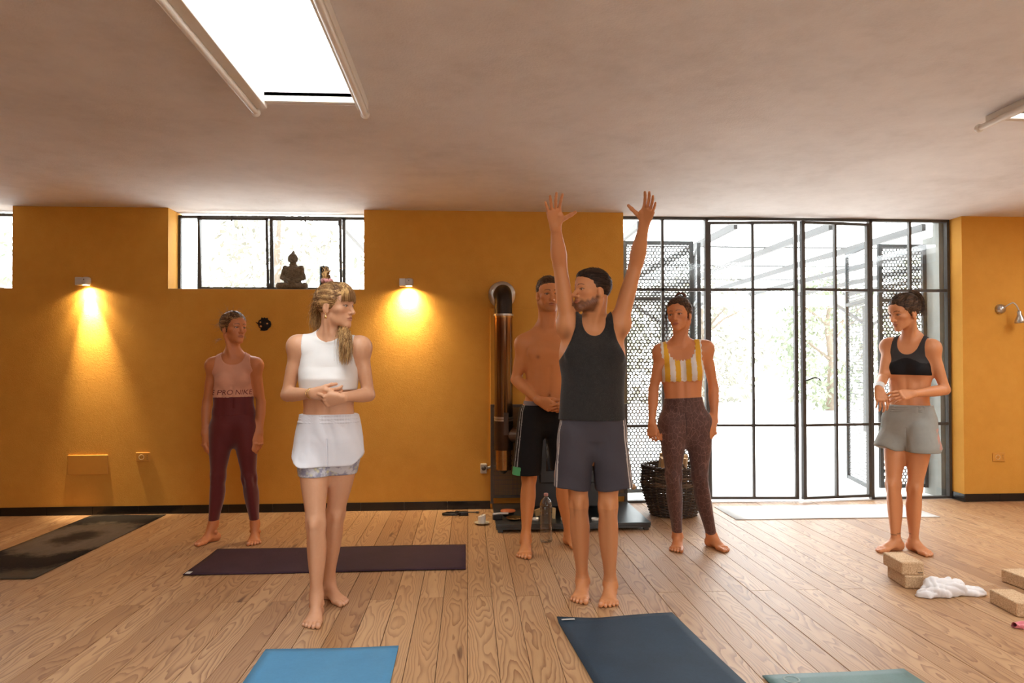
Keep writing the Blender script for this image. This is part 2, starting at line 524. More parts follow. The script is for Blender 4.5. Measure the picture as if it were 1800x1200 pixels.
ew = empty('window_3', (FRONT[0], YF - .1, FRONT[2]), 0, 'wide steel framed window behind the viewer', kind='structure')
fr = MB(); _w, _h = FRONT[1] - FRONT[0], FRONT[3] - FRONT[2]
for x in (.02, _w - .02): bar(fr, (x, 0, 0), (x, 0, _h), .04, .05)
for z in (.02, _h - .02): bar(fr, (0, 0, z), (_w, 0, z), .04, .05)
fr.build('outer_frame', M_STEEL, ew)
for i in range(8):
    if i: m = MB(); bar(m, (_w * i / 8, 0, 0), (_w * i / 8, 0, _h), .03, .04); m.build('mullion', M_STEEL, ew)
    pane(_w * i / 8, _w * (i + 1) / 8, 0, _h, ew)

# ================================================================== outside
M_CONC = plain('grey_concrete', (.20, .205, .19), .9, 0, .25, 8, .2)
M_GALV = plain('galvanised_steel', (.030, .034, .036), .7, .0, .2, 20)
M_TERR = plain('terrace_paving', (.82, .81, .79), .9, 0, .06, 3)
tag(MB().box(-14, 22, OUT_Y, 40, -.12, -.035).box(-14, 22, -30, YF - .2, -.12, -.035).build('terrace', M_TERR), 'sunlit pale terrace paving outside the glazed doors', kind='structure')
MB_ = MB().box(4.66, 5.10, 6.70, 7.02, -.035, 2.56).build('concrete_pier', M_CONC)
tag(MB_, 'grey concrete pier just outside the right end of the glazing', 'pillar')
tag(MB().box(4.545, 4.611, 6.595, 6.69, -.03, 2.66).build('trim_2', M_CONC), 'grey concrete jamb at the right end of the glazing', kind='structure')
# perforated shutters: real hexagonal holes
def perf_mesh(w, h, pitch=.036, hole=.0140):
    vs, fs = [], []
    dx, dz = pitch, pitch * math.sqrt(3) / 2
    nx, nz = int(w / dx), int(h / dz)
    R = pitch / math.sqrt(3)
    for j in range(nz):
        for i in range(nx):
            cx = -w / 2 + dx * (i + .5 + (.5 if j % 2 else 0)) - .25 * dx; cz = dz * (j + .5)
            n = len(vs)
            for k in range(6):
                a = PI / 6 + k * PI / 3
                vs.append((cx + R * math.cos(a), 0, cz + R * math.sin(a)))
                vs.append((cx + hole * math.cos(a), 0, cz + hole * math.sin(a)))
            for k in range(6):
                k2 = (k + 1) % 6
                fs.append((n + 2 * k, n + 2 * k2, n + 2 * k2 + 1, n + 2 * k + 1))
    me = bpy.data.meshes.new('perforated_sheet'); me.from_pydata(vs, [], fs); me.materials.append(M_GALV)
    return me
_perf = {}
def shutter(x, y, w, rz, label):
    h0, h1 = .03, 2.50
    e = empty('perforated_shutter', (x, y, 0), rz, label, 'shutter', 'perforated metal shutters outside the glazing')
    f = MB()
    for xx in (-w / 2 + .018, w / 2 - .018): f.box(xx - .018, xx + .018, -.018, .018, h0, h1)
    for z in (h0 + .018, 1.93, h1 - .018): f.box(-w / 2 + .036, w / 2 - .036, -.016, .016, z - .018, z + .018)
    f.build('frame', M_GALV, e)
    k = round(w, 2)
    if k not in _perf: _perf[k] = perf_mesh(w - .05, h1 - h0 - .06)
    place(_perf[k], 'perforated_sheet', (0, 0, h0 + .03), parent=e)
    return e
shutter(1.87, 6.90, .70, 0, 'perforated metal shutter behind the leftmost glass panel')
shutter(2.39, 7.31, .70, 1.32, 'open perforated shutter folded back beside the left door leaf')
shutter(4.405, 6.97, .50, 0.0, 'perforated metal shutter behind the woman in the black bra')
shutter(4.10, 7.27, .70, 1.35, 'open perforated shutter folded back beside the right door leaf')
# canopy over the terrace
can = empty('terrace_canopy', (3.0, 9.5, 2.5), 0, 'glass roofed steel canopy over the terrace seen through the doors', 'canopy')
M_CANS = plain('pale_painted_steel', (.035, .035, .035), .6)
for x in np.arange(-1.2, 12, .95):
    MB().box(x - 3 - .02, x - 3 + .02, -2.75, 4.0, .10, .17).build('rafter', M_CANS, can)
for y in (-1.2, .4, 2.0):
    MB().box(-4.2, 9, y - .01, y + .01, .175, .19).build('purlin', M_CANS, can)
MB().box(-4.2, 9, 3.9, 4.1, -.08, .12).build('beam', M_CONC, can)
for x in (-3.2, .8, 4.8, 8.6):
    MB().box(x - .05, x + .05, 3.95, 4.05, -2.54, -.08).build('post', M_CANS, can)
    for s in (-1, 1):
        m = MB(); bar(m, (x, 3.9, -.5), (x + s * .7, 3.9, -.05), .05, .05); m.build('strut', M_CANS, can)

# trees and shrubs beyond the terrace
def mat_leaf(name, c):
    t = NT(name)
    oi = t.coord('Object')
    f = t.noise(oi, 2.5, 3)
    t.base(t.mix(f, tuple(x * .6 for x in c), c), .7)
    return t.m
M_LEAF = [mat_leaf('pale_olive_leaf', (.20, .21, .16)), mat_leaf('dry_grass_green', (.23, .225, .18)), mat_leaf('fresh_leaf', (.17, .20, .13))]
M_BARK = plain('grey_bark', (.13, .105, .08), .9, 0, .4, 12)
def leaf_cloud(n, cx, cy, cz, rx, ry, rz, size, seed):
    g = np.random.default_rng(seed)
    u = g.normal(size=(n, 3)); u /= np.linalg.norm(u, axis=1)[:, None]
    r = g.uniform(.35, 1, n) ** .5
    p = u * r[:, None] * (rx, ry, rz) + (cx, cy, cz)
    lump = np.sin(p[:, 0] * 2.1 + seed) + np.sin(p[:, 1] * 1.7) + np.sin(p[:, 2] * 2.6 + seed * 2)
    p = p[lump > -.7]; n = len(p)
    d = g.normal(size=(n, 3)); d[:, 2] -= .6; d /= np.linalg.norm(d, axis=1)[:, None]
    s = np.cross(d, g.normal(size=(n, 3))); s /= np.linalg.norm(s, axis=1)[:, None]
    L = (g.uniform(.6, 1.3, n) * size)[:, None]
    v = np.stack([p, p + d * L * .5 + s * L * .2, p + d * L, p + d * L * .5 - s * L * .2], 1).reshape(-1, 3)
    return v, [(4 * i, 4 * i + 1, 4 * i + 2, 4 * i + 3) for i in range(n)]
def tree(x, y, h, rx, rz, label, mi, seed, n=2600, size=.16):
    e = empty('tree', (x, y, -.04), 0, label, 'tree', 'trees and shrubs beyond the terrace')
    g = np.random.default_rng(seed)
    v, f = leaf_cloud(n, 0, 0, h - rz * .9, rx, rx, rz, size, seed)
    fo = MB().add(v, f).build('foliage', M_LEAF[mi], e); fo['kind'] = 'stuff'
    t = MB()
    t.tube([(0, 0, 0), (.08, .03, h * .35), (-.05, .05, h * .6), (.05, 0, h * .85)], [.14, .11, .08, .03], 8).build('trunk', M_BARK, e)
    for k in range(5):
        a = g.uniform(0, 2 * PI); z = h * g.uniform(.3, .6)
        q = Vector((math.cos(a), math.sin(a), 0))
        MB().tube([(0, 0, z), q * rx * .4 + Vector((0, 0, z + .5)), q * rx * .8 + Vector((0, 0, z + .8))], [.05, .035, .012], 6).build('branch', M_BARK, e)
    return e
tree(-3.3, 12.5, 4.6, 1.2, 2.2, 'slender tree seen at the left edge of the high window', 1, 3)
tree(-.2, 14.5, 5.4, 2.2, 2.6, 'pale leafy tree behind the statue in the high window', 0, 5, 3000)
tree(-7.2, 13.0, 5.0, 1.8, 2.4, 'tree outside the cut off left window', 2, 6)
for i, (x, y, h, rx, rz, lb) in enumerate([
        (3.2, 19, 3.8, 1.5, 2.0, 'pale shrub behind the arm of the woman in yellow'), (6.7, 20, 4.2, 1.5, 2.2, 'pale shrub seen left of the door handles'),
        (10.2, 19.5, 4.0, 1.5, 2.1, 'pale shrub seen right of the door handles'), (13.8, 20.5, 4.6, 1.5, 2.4, 'pale shrub behind the woman in the black bra')]):
    tree(x, y, h, rx, rz, lb, i % 3, 20 + i, 2600, .2)
tag(MB().add(*leaf_cloud(9000, 6, 24.5, 1.6, 14, 1.6, 2.6, .30, 77)).build('hedge', M_LEAF[1]), 'overgrown pale hedge closing the view beyond the terrace', 'hedge', kind='stuff')
# ================================================================== figures: smooth implicit surfaces
def V3(*a):
    return np.array(a[0] if len(a) == 1 else a, dtype=float)
def unit(v):
    v = np.asarray(v, float)
    return v / (np.linalg.norm(v) + 1e-12)
def perp(f, u):
    f = np.asarray(f, float) - u * np.dot(f, u)
    if np.linalg.norm(f) < 1e-6:
        f = np.cross(u, (1.0, .3, .2))
    return unit(f)
def smooth_prof(prof):
    "[(t, rs, rf, off_f, off_s)...] -> dense table"
    P = np.array([tuple(p) + (0,) * (5 - len(p)) for p in prof], float)
    t = np.linspace(0, 1, 97)
    cols = []
    for c in range(1, 5):
        y = np.interp(t, P[:, 0], P[:, c])
        k = np.ones(9) / 9
        yp = np.concatenate([2 * y[0] - y[4:0:-1], y, 2 * y[-1] - y[-2:-6:-1]])
        cols.append(np.convolve(yp, k, 'valid'))
    return t, cols
class Limb:
    "elliptic, profiled tube between two points"
    def __init__(s, a, b, prof, front=(0, -1, 0), twist=0.0, n=2.0, cap=1.0):
        s.a, s.b = V3(a), V3(b)
        s.L = np.linalg.norm(s.b - s.a)
        s.u = (s.b - s.a) / s.L
        s.f = perp(front, s.u)
        s.s = np.cross(s.f, s.u)
        s.t, s.c = smooth_prof(prof)
        s.tw, s.n, s.cap = twist, n, cap
        r = max(np.max(s.c[0] + abs(s.c[3])), np.max(s.c[1] + abs(s.c[2])))
        s.lo, s.hi = np.minimum(s.a, s.b) - r, np.maximum(s.a, s.b) + r
    def at(s, t, side=0.0, front=0.0):
        "point on/in the limb: side, front as fractions of the radii"
        i = lambda c: np.interp(t, s.t, s.c[c])
        th = s.tw * t
        f = s.f * math.cos(th) + s.s * math.sin(th)
        sd = s.s * math.cos(th) - s.f * math.sin(th)
        return s.a + s.u * s.L * t + sd * (side * i(0) + i(3)) + f * (front * i(1) + i(2))
    def d(s, X, Y, Z):
        qx, qy, qz = X - s.a[0], Y - s.a[1], Z - s.a[2]
        al = qx * s.u[0] + qy * s.u[1] + qz * s.u[2]
        t = np.clip(al / s.L, 0, 1)
        ax = (al - t * s.L) * s.cap
        x = qx * s.s[0] + qy * s.s[1] + qz * s.s[2]
        y = qx * s.f[0] + qy * s.f[1] + qz * s.f[2]
        if s.tw:
            c, sn = np.cos(s.tw * t), np.sin(s.tw * t)
            x, y = x * c - y * sn, x * sn + y * c
        rs, rf, of, os_ = [np.interp(t, s.t, c) for c in s.c]
        x = x - os_; y = y - of
        m = np.minimum(rs, rf)
        if s.n == 2.0:
            ff = np.sqrt((x / rs) ** 2 + (y / rf) ** 2 + (ax / m) ** 2)
        else:
            e = (np.abs(x / rs) ** s.n + np.abs(y / rf) ** s.n) ** (2 / s.n)
            ff = np.sqrt(e + (ax / m) ** 2)
        ln = np.sqrt(x * x + y * y + ax * ax)
        return np.where(ff < 1e-3, -m, ln * (1 - 1 / np.maximum(ff, 1e-3)))
def cone(a, b, ra, rb):
    return Limb(a, b, [(0, ra, ra), (1, rb, rb)])
class Ell:
    def __init__(s, c, r, R=None):
        s.c, s.r = V3(c), V3(r)
        s.R = np.eye(3) if R is None else np.asarray(R, float)     # rows: local axes in world
        e = np.sqrt(((s.R * s.r[:, None]) ** 2).sum(0))
        s.lo, s.hi = s.c - e, s.c + e
    def d(s, X, Y, Z):
        q = (X - s.c[0], Y - s.c[1], Z - s.c[2])
        l = [q[0] * s.R[i, 0] + q[1] * s.R[i, 1] + q[2] * s.R[i, 2] for i in range(3)]
        k0 = np.sqrt(sum((l[i] / s.r[i]) ** 2 for i in range(3)))
        k1 = np.sqrt(sum((l[i] / s.r[i] ** 2) ** 2 for i in range(3)))
        return np.where(k1 < 1e-6, -s.r.min(), k0 * (k0 - 1) / np.maximum(k1, 1e-6))
BIG = .25
class Field:
    def __init__(s): s.p = []
    def add(s, prim, k=.02, g='torso'): s.p.append((prim, k, 1, g)); return prim
    def sub(s, prim, k=.005, g='torso'): s.p.append((prim, k, -1, g)); return prim
    def grid(s, lo, hi, h, groups=None):
        lo, hi = V3(lo), V3(hi)
        n = np.ceil((hi - lo) / h).astype(int) + 1
        ax = [np.float32(lo[i]) + np.float32(h) * np.arange(n[i], dtype=np.float32) for i in range(3)]
        D = np.full(tuple(n), BIG, np.float32)
        for prim, k, op, g in s.p:
            if groups is not None and g not in groups: continue
            mg = k + .03
            i0 = np.maximum(np.floor((prim.lo - mg - lo) / h).astype(int), 0)
            i1 = np.minimum(np.ceil((prim.hi + mg - lo) / h).astype(int) + 1, n)
            if (i1 <= i0).any(): continue
            sl = tuple(slice(i0[i], i1[i]) for i in range(3))
            X = ax[0][sl[0]][:, None, None]; Y = ax[1][sl[1]][None, :, None]; Z = ax[2][sl[2]][None, None, :]
            d = prim.d(X, Y, Z).astype(np.float32)
            A = D[sl]
            if op > 0:
                hh = np.maximum(k - np.abs(A - d), 0) / k
                D[sl] = np.minimum(A, d) - hh * hh * k * .25
            else:
                nd = -d
                hh = np.maximum(k - np.abs(A - nd), 0) / k
                D[sl] = np.maximum(A, nd) + hh * hh * k * .25
        return D, ax
    def bounds(s, groups=None):
        ps = [p for p, k, op, g in s.p if op > 0 and (groups is None or g in groups)]
        return np.min([p.lo for p in ps], 0), np.max([p.hi for p in ps], 0)
def surf(D, ax, h):
    "surface nets: vertices, quads"
    lo = np.array([a[0] for a in ax], np.float64)
    S = D < 0
    n = np.array(D.shape)
    c = [slice(0, -1), slice(1, None)]
    cnt = np.zeros(tuple(n - 1), np.int8)
    for i in (0, 1):
        for j in (0, 1):
            for k in (0, 1):
                cnt += S[c[i], c[j], c[k]]
    act = (cnt > 0) & (cnt < 8)
    idx = np.argwhere(act)
    if len(idx) == 0: return np.zeros((0, 3)), np.zeros((0, 4), int)
    acc = np.zeros((len(idx), 3)); w = np.zeros(len(idx))
    corner = lambda o: D[idx[:, 0] + o[0], idx[:, 1] + o[1], idx[:, 2] + o[2]].astype(np.float64)
    cv = {o: corner(o) for o in [(i, j, k) for i in (0, 1) for j in (0, 1) for k in (0, 1)]}
    for o in cv:
        for a in range(3):
            if o[a]: continue
            q = list(o); q[a] = 1; q = tuple(q)
            va, vb = cv[o], cv[q]
            m = (va < 0) != (vb < 0)
            t = np.where(m, va / np.where(m, va - vb, 1), 0)
            for b in range(3):
                acc[:, b] += np.where(m, o[b] + (t if b == a else 0), 0)
            w += m
    P = lo + (idx + acc / w[:, None]) * h
    num = np.full(tuple(n - 1), -1, np.int64); num[act] = np.arange(len(idx))
    quads = []
    for a in range(3):
        b, d = (a + 1) % 3, (a + 2) % 3
        s0 = [slice(None)] * 3; s1 = [slice(None)] * 3
        s0[a] = slice(0, -1); s1[a] = slice(1, None)
        for q in (b, d):
            s0[q] = slice(1, -1); s1[q] = slice(1, -1)
        A, B = S[tuple(s0)], S[tuple(s1)]
        e = np.argwhere(A != B)
        if len(e) == 0: continue
        flip = A[tuple(e.T)]
        e = e.copy(); e[:, b] += 1; e[:, d] += 1
        def cell(db, dd):
            r = e.copy(); r[:, b] -= db; r[:, d] -= dd
            return num[tuple(r.T)]
        q = np.stack([cell(1, 1), cell(0, 1), cell(0, 0), cell(1, 0)], 1)
        q = np.where(flip[:, None], q, q[:, ::-1])
        quads.append(q)
    Q = np.concatenate(quads) if quads else np.zeros((0, 4), int)
    Q = Q[(Q >= 0).all(1)]
    return P, Q
def np_mesh(name, P, Q, mat, paint=None, smooth=True):
    me = bpy.data.meshes.new(name)
    Q = np.asarray(Q, np.int32)
    k = Q.shape[1]
    me.vertices.add(len(P)); me.vertices.foreach_set('co', np.asarray(P, np.float32).ravel())
    me.loops.add(len(Q) * k); me.loops.foreach_set('vertex_index', Q.ravel())
    me.polygons.add(len(Q))
    me.polygons.foreach_set('loop_start', np.arange(0, len(Q) * k, k, dtype=np.int32))
    me.polygons.foreach_set('loop_total', np.full(len(Q), k, np.int32))
    if smooth: me.polygons.foreach_set('use_smooth', np.ones(len(Q), bool))
    me.update(calc_edges=True)
    me.validate()
    if paint is not None:
        at = me.color_attributes.new('paint', 'FLOAT_COLOR', 'POINT')
        at.data.foreach_set('color', np.asarray(paint, np.float32).ravel())
    if mat is not None: me.materials.append(mat)
    return me
def relax(P, Q, it=1, lam=.5):
    for _ in range(it):
        acc = np.zeros_like(P); n = np.zeros(len(P))
        for i in range(4):
            for j in ((i + 1) % 4, (i - 1) % 4):
                np.add.at(acc, Q[:, i], P[Q[:, j]]); np.add.at(n, Q[:, i], 1)
        P = P + lam * (acc / np.maximum(n, 1)[:, None] - P)
    return P
def compact(P, Q):
    used = np.zeros(len(P), bool); used[Q.ravel()] = True
    m = np.cumsum(used) - 1
    return P[used], m[Q]

# ------------------------------------------------------------------ anatomy
class Person:
    def __init__(s, name, base, sex, skin, hscale=1.0):
        s.F = Field(); s.sex = sex; s.m = sex == 'm'
        s.skin = skin
        s.base = V3(base)
        s.name = name
        s.fine = []          # boxes meshed finely (lo, hi, h)
        s.paints = []        # functions (P)->(mask, colour)
        s.hs = hscale
    # ---- torso
    def torso(s, crotch, neck, front_p, front_c, w=1.0, depth=1.0, prof=None, bust=1.0, glute=1.0, waist=1.0):
        crotch, neck = V3(crotch), V3(neck)
        u = unit(neck - crotch)
        f0, f1 = perp(front_p, u), perp(front_c, u)
        s0 = np.cross(f0, u)
        tw = math.atan2(np.dot(f1, s0), np.dot(f1, f0))
        L = np.linalg.norm(neck - crotch)
        k = L / .66
        if prof is None:
            if s.m:
                prof = [(0, .105, .085, -.005), (.09, .158, .105, -.012), (.2, .158, .102, -.006), (.36, .143, .095, .004), (.5, .150, .102, .004),
                        (.66, .168, .114, .002), (.78, .176, .110, -.004), (.87, .158, .090, -.014), (.95, .105, .068, -.02), (1, .066, .06, -.02)]
            else:
                prof = [(0, .10, .080, -.005), (.09, .165, .104, -.014), (.18, .158, .100, -.008), (.30, .132, .086, .0), (.40, .119, .080, .004), (.52, .124, .086, .004),
                        (.66, .138, .094, .0), (.78, .144, .090, -.006), (.87, .128, .076, -.014), (.95, .085, .058, -.018), (1, .054, .052, -.016)]
        prof = [(p[0], p[1] * w * k * (waist if .25 < p[0] < .6 else 1), p[2] * depth * k, p[3] * k) for p in prof]
        T = s.T = s.F.add(Limb(crotch, neck, prof, front_p, tw, 2.35), .03)
        s.k = k
        ax = lambda t: (T.u, T.f * math.cos(tw * t) + T.s * math.sin(tw * t), T.s * math.cos(tw * t) - T.f * math.sin(tw * t))
        s.taxes = ax
        def R(t):
            u_, f_, s_ = ax(t); return np.array([s_, f_, u_])
        if s.m:
            for sd in (-1, 1):
                s.F.add(Ell(T.at(.745, sd * .44, .70), V3(.078, .036, .055) * k, R(.74)), .035)
                s.F.add(Ell(T.at(.74, sd * .85, -.25), V3(.03, .06, .09) * k, R(.74)), .04)
        else:
            for sd in (-1, 1):
                s.F.add(Ell(T.at(.685, sd * .50, .72), V3(.056, .050, .056) * k * bust, R(.69)), .03)
        for sd in (-1, 1):
            s.F.add(Ell(T.at(.075, sd * .50, -.62), V3(.080, .058, .078) * k * glute, R(.05)), .04)
        # belly line and navel
        s.F.sub(Limb(T.at(.36, 0, 1.06), T.at(.60, 0, 1.06), [(0, .006, .006), (1, .006, .006)]), .02)
        for sd in (-1, 1):
            s.F.sub(Limb(T.at(.28, sd * .56, 1.0), T.at(.56, sd * .56, 1.02), [(0, .008, .008), (1, .008, .008)]), .03)
        s.F.sub(Ell(T.at(.315, 0, 1.03), V3(.006, .016, .008) * k, R(.3)), .008)
        # collar bones
        return T
    def shoulders(s, L_, R_, r=None):
        T = s.T; k = s.k
        r = r or (.058 if s.m else .046)
        nb = T.at(.985, 0, 0)
        for sh in (L_, R_):
            sh = V3(sh)
            sd = np.sign(np.dot(sh - nb, s.taxes(.9)[2]))
            s.F.add(Ell(sh, (r * .98, r * 1.02, r * 1.05)), .05)
            s.F.add(cone(T.at(1.0, sd * .75, -.35), sh + V3(0, 0, .006), (.036 if s.m else .028) * k, r * .72), .05)       # trapezius
            s.F.add(cone(T.at(.86, sd * .55, .1), sh, .060 * k, r * .85), .05)
            s.F.add(cone(T.at(.955, sd * .16, .86), sh + V3(0, 0, .026), .010, .011), .014)              # clavicle
    def arm(s, sh, el, wr, bend_front, k=1.0, ra=None):
        sh, el, wr = V3(sh), V3(el), V3(wr)
        if s.m:
            up = [(0, .052, .055), (.25, .046, .054), (.5, .045, .054, .003), (.75, .040, .044), (1, .037, .039)]
            fo = [(0, .038, .038), (.2, .045, .043), (.4, .042, .040), (.7, .032, .029), (.9, .028, .022), (1, .028, .021)]
        else:
            up = [(0, .040, .043), (.25, .036, .041), (.5, .035, .040, .002), (.75, .032, .034), (1, .031, .032)]
            fo = [(0, .031, .031), (.2, .036, .034), (.4, .034, .031), (.7, .026, .023), (.9, .0235, .0185), (1, .0235, .018)]
        sc = lambda pr: [(p[0], p[1] * k, p[2] * k) + tuple(p[3:]) for p in pr]
        s.F.add(Limb(sh, el, sc(up), bend_front), .035, 'arms')
        s.F.add(Limb(el, wr, sc(fo), bend_front), .014, 'arms')
    def leg(s, hip, knee, ankle, front, k=1.0, hk=1.0):
        hip, knee, ankle = V3(hip), V3(knee), V3(ankle)
        front = V3(front)
        if s.m:
            th = [(0, .086, .092, .0), (.2, .082, .088, .004), (.5, .070, .077, .008), (.8, .056, .060, .004), (1, .050, .053, .0)]
            ca = [(0, .050, .052, .0), (.12, .050, .052, -.006), (.3, .056, .058, -.016), (.5, .050, .052, -.014), (.75, .036, .039, -.006), (.92, .031, .036, -.004), (1, .031, .038, -.006)]
        else:
            th = [(0, .086, .090, .0), (.2, .081, .085, .004), (.5, .068, .073, .007), (.8, .052, .056, .003), (1, .046, .049, .0)]
            ca = [(0, .046, .048, .0), (.12, .046, .048, -.005), (.3, .050, .052, -.014), (.5, .045, .047, -.012), (.75, .033, .036, -.005), (.92, .028, .033, -.003), (1, .028, .035, -.005)]
        sc = lambda pr, q: [(p[0], p[1] * q, p[2] * q, p[3]) for p in pr]
        s.F.add(Limb(hip, knee, sc(th, k * hk), front), .035, 'legs')
        s.F.add(Limb(knee, ankle, sc(ca, k), front), .03, 'legs')
        u = unit(ankle - knee); f = perp(front, u); sd = np.cross(f, u)
        s.F.add(Ell(knee + f * .034 * k, V3(.030, .022, .036) * k, np.array([sd, f, -u])), .022, 'legs')
        for q in (-1, 1):
            s.F.sub(Ell(knee + f * .050 * k + sd * q * .040 * k + u * .015, V3(.012, .02, .035) * k, np.array([sd, f, -u])), .03, 'legs')
        s.F.add(cone(knee + f * .040 * k + u * .05, ankle + f * .022 * k, .014 * k, .012 * k), .03, 'legs')   # shin ridge
    def foot(s, ankle, d, med, k=1.0, pitch=0.0, ground=0.0):
        "ankle joint, toe direction (horizontal), medial side direction (towards the big toe)"
        ankle = V3(ankle)
        y = unit(V3(d[0], d[1], 0)); z = V3(0, 0, 1)
        x = unit(V3(med[0], med[1], 0) - y * np.dot(V3(med[0], med[1], 0), y))
        L = .248 * k
        o = V3(ankle[0], ankle[1], ground) - y * .052 * k
        P = lambda a, b, c: o + x * a * k + y * b * k + z * c * k
        s.F.add(Ell(P(0, .030, .028), V3(.031, .034, .030) * k, np.array([x, y, z])), .02, 'feet')
        s.F.add(Limb(P(0, .03, .032), P(.004, .165, .020), [(0, .030 * k, .032 * k), (.4, .033 * k, .031 * k, .004), (.75, .042 * k, .021 * k), (1, .046 * k, .015 * k)], z), .02, 'feet')
        s.F.add(cone(ankle + V3(0, 0, .02), P(.004, .125, .036), .030 * k, .018 * k), .035, 'feet')
        for sd, hz in ((1, .074), (-1, .066)):
            s.F.add(Ell(P(sd * .030, .050, hz), V3(.011, .014, .014) * k), .014, 'feet')
        s.F.sub(Limb(P(.034, .085, .002), P(.03, .13, .0), [(0, .016 * k, .014 * k), (1, .012 * k, .010 * k)]), .02, 'feet')
        toes = [(.034, .178, .058, .0145), (.012, .190, .045, .0098), (-.007, .185, .040, .0092), (-.024, .174, .036, .0088), (-.039, .160, .032, .0085)]
        s.nails = getattr(s, 'nails', [])
        for a, b, l, r in toes:
            b0 = b - .028
            fan = a * .12
            p0, p1, p2 = P(a, b0, .014), P(a + fan * .5, b0 + l * .62, .0155), P(a + fan, b0 + l + .006, r * .92)
            s.F.add(cone(p0, p1, r * 1.0 * k, r * .95 * k), .008, 'feet')
            s.F.add(cone(p1, p2, r * .95 * k, r * .95 * k), .004, 'feet')
            s.nails.append((p2 + z * r * .55 * k, r * .75 * k))
        ext = P(0, .12, .04)
        s.fine.append((ext - V3(.17, .17, .06) * k, ext + V3(.17, .17, .055) * k, .0036))
    def hand(s, wrist, d, thumb, right, curl=(15, 20, 12), spread=4, k=1.0, fingers=None, thumb_out=38, thumb_curl=(10, 15), palm_bend=0):
        wrist = V3(wrist)
        y = unit(d); x = perp(thumb, y)
        z = np.cross(x, y) * (1 if right else -1)           # out of the palm
        k = k * (1.0 if s.m else .9)
        P = lambda a, b, c: wrist + (x * a + y * b + z * c) * k
        s.F.add(Limb(P(0, -.012, 0), P(.001, .088, .002), [(0, .026 * k, .0185 * k), (.3, .034 * k, .0165 * k), (.75, .042 * k, .0145 * k), (1, .041 * k, .012 * k)], z, 0, 2.4), .016, 'hands')
        s.F.add(Limb(P(.020, .018, .006), P(.032, .055, .012), [(0, .016 * k, .015 * k), (1, .015 * k, .014 * k)], z), .012, 'hands')
        base = [(.031, .090, .042, .025, .021, .0086), (.0105, .094, .047, .029, .022, .0088), (-.010, .091, .043, .027, .022, .0083), (-.0285, .083, .034, .020, .019, .0074)]
        def rot(v, axis, a):
            return v * math.cos(a) + np.cross(axis, v) * math.sin(a) + axis * np.dot(axis, v) * (1 - math.cos(a))
        cax = unit(np.cross(y, z))                           # rotating about it takes y to z
        s.tips = getattr(s, 'tips', [])
        for i, (a, b, l1, l2, l3, r) in enumerate(base):
            c = fingers[i] if fingers is not None else curl
            sp = (1.5 - i) * spread * D2R
            dr = unit(y * math.cos(sp) + x * math.sin(sp))
            ax = unit(np.cross(dr, z))
            p = P(a, b, .002)
            s.F.add(Ell(P(a, b, -.004), V3(.010, .010, .009) * k), .008, 'hands')
            ang = 0
            for l, cu, rr in ((l1, c[0], 1.0), (l2, c[1], .94), (l3, c[2], .86)):
                ang += cu * D2R
                q = p + rot(dr, ax, ang) * l * k
                s.F.add(cone(p, q, r * rr * k * 1.04, r * rr * k * .92), .0035, 'hands')
                p = q
            s.tips.append((p, r * k))
        ta = thumb_out * D2R
        td = unit(y * math.cos(ta) + x * math.sin(ta) * .9 + z * .35)
        p = P(.021, .022, .008)
        ang = 0
        tax = unit(np.cross(td, unit(-x + z * .35 + y * .3)))
        for l, cu, r0, r1 in ((.043, 0, .0135, .0110), (.032, thumb_curl[0], .0108, .0100), (.026, thumb_curl[1], .0100, .0082)):
            ang += cu * D2R
            q = p + rot(td, tax, ang) * l * k
            s.F.add(cone(p, q, r0 * k, r1 * k), .006, 'hands')
            p = q
        s.tips.append((p, .009 * k))
        e = P(.012, .085, .02)
        s.fine.append((e - .125 * k, e + .125 * k, .0031))
    # ---- head
    def head(s, C, f, u, sc=1.0, mouth_open=0.0, jaw=1.0, gaze=None, lip=(.48, .20, .15), brow=(.12, .06, .03), beard=None, nose=1.0, lid=.0040, eyecol=(.16, .10, .06)):
        C = V3(C); y = unit(f); z = perp(u, y); x = np.cross(y, z)        # x: the figure's right
        s.H = (C, x, y, z, sc)
        R = np.array([x, y, z])
        P = lambda a, b, c: C + (x * a + y * b + z * c) * sc
        E = lambda c, r, k, op=1: (s.F.add if op > 0 else s.F.sub)(Ell(P(*c), V3(r) * sc, R), k, 'head')
        m = s.m
        E((0, -.012, .030), (.075, .096, .083), .02)
        E((0, .030, .034), (.061, .060, .058), .03)
        E((0, .038, -.030), (.0545 if not m else .059, .050, .066), .025)
        for q in (-1, 1):
            E((q * .041, .052, -.020), (.020, .022, .015), .018)
            s.F.add(cone(P(q * (.044 + .007 * m) * jaw, .004, -.058), P(q * .014 * jaw, .070, -.098), (.014 + .003 * m) * sc, (.014 + .003 * m) * sc), .022, 'head')
        E((0, .073, -.098 - .002 * m), (.018 * jaw, .016, .014), .014)
        E((0, .064, -.064), (.030, .025, .030), .02)
        E((0, .022, -.074), (.040 + .003 * m, .048, .026), .02)
        for q in (-1, 1):
            s.F.add(cone(P(q * .012, .084, .0175), P(q * .044, .066, .019), (.0075 + .0015 * m) * sc, .007 * sc), .012, 'head')
            E((q * .0315, .098, .0), (.0195, .018, .0115), .010, -1)
            E((q * .0315, .0715, -.001), (.0142, .0142, .0142), .004)
            E((q * .0315, .0905, -.0016), (.0132, .012, lid), .0015, -1)
        s.F.add(Limb(P(0, .082, .010), P(0, .104 * (.5 + .5 * nose), -.033), [(0, .0075 * sc, .008 * sc), (.6, .0088 * sc, .010 * sc), (1, .0105 * sc, .010 * sc)], y), .009, 'head')
        E((0, .1035 * (.5 + .5 * nose), -.0345), (.0105, .0105, .0085), .005)
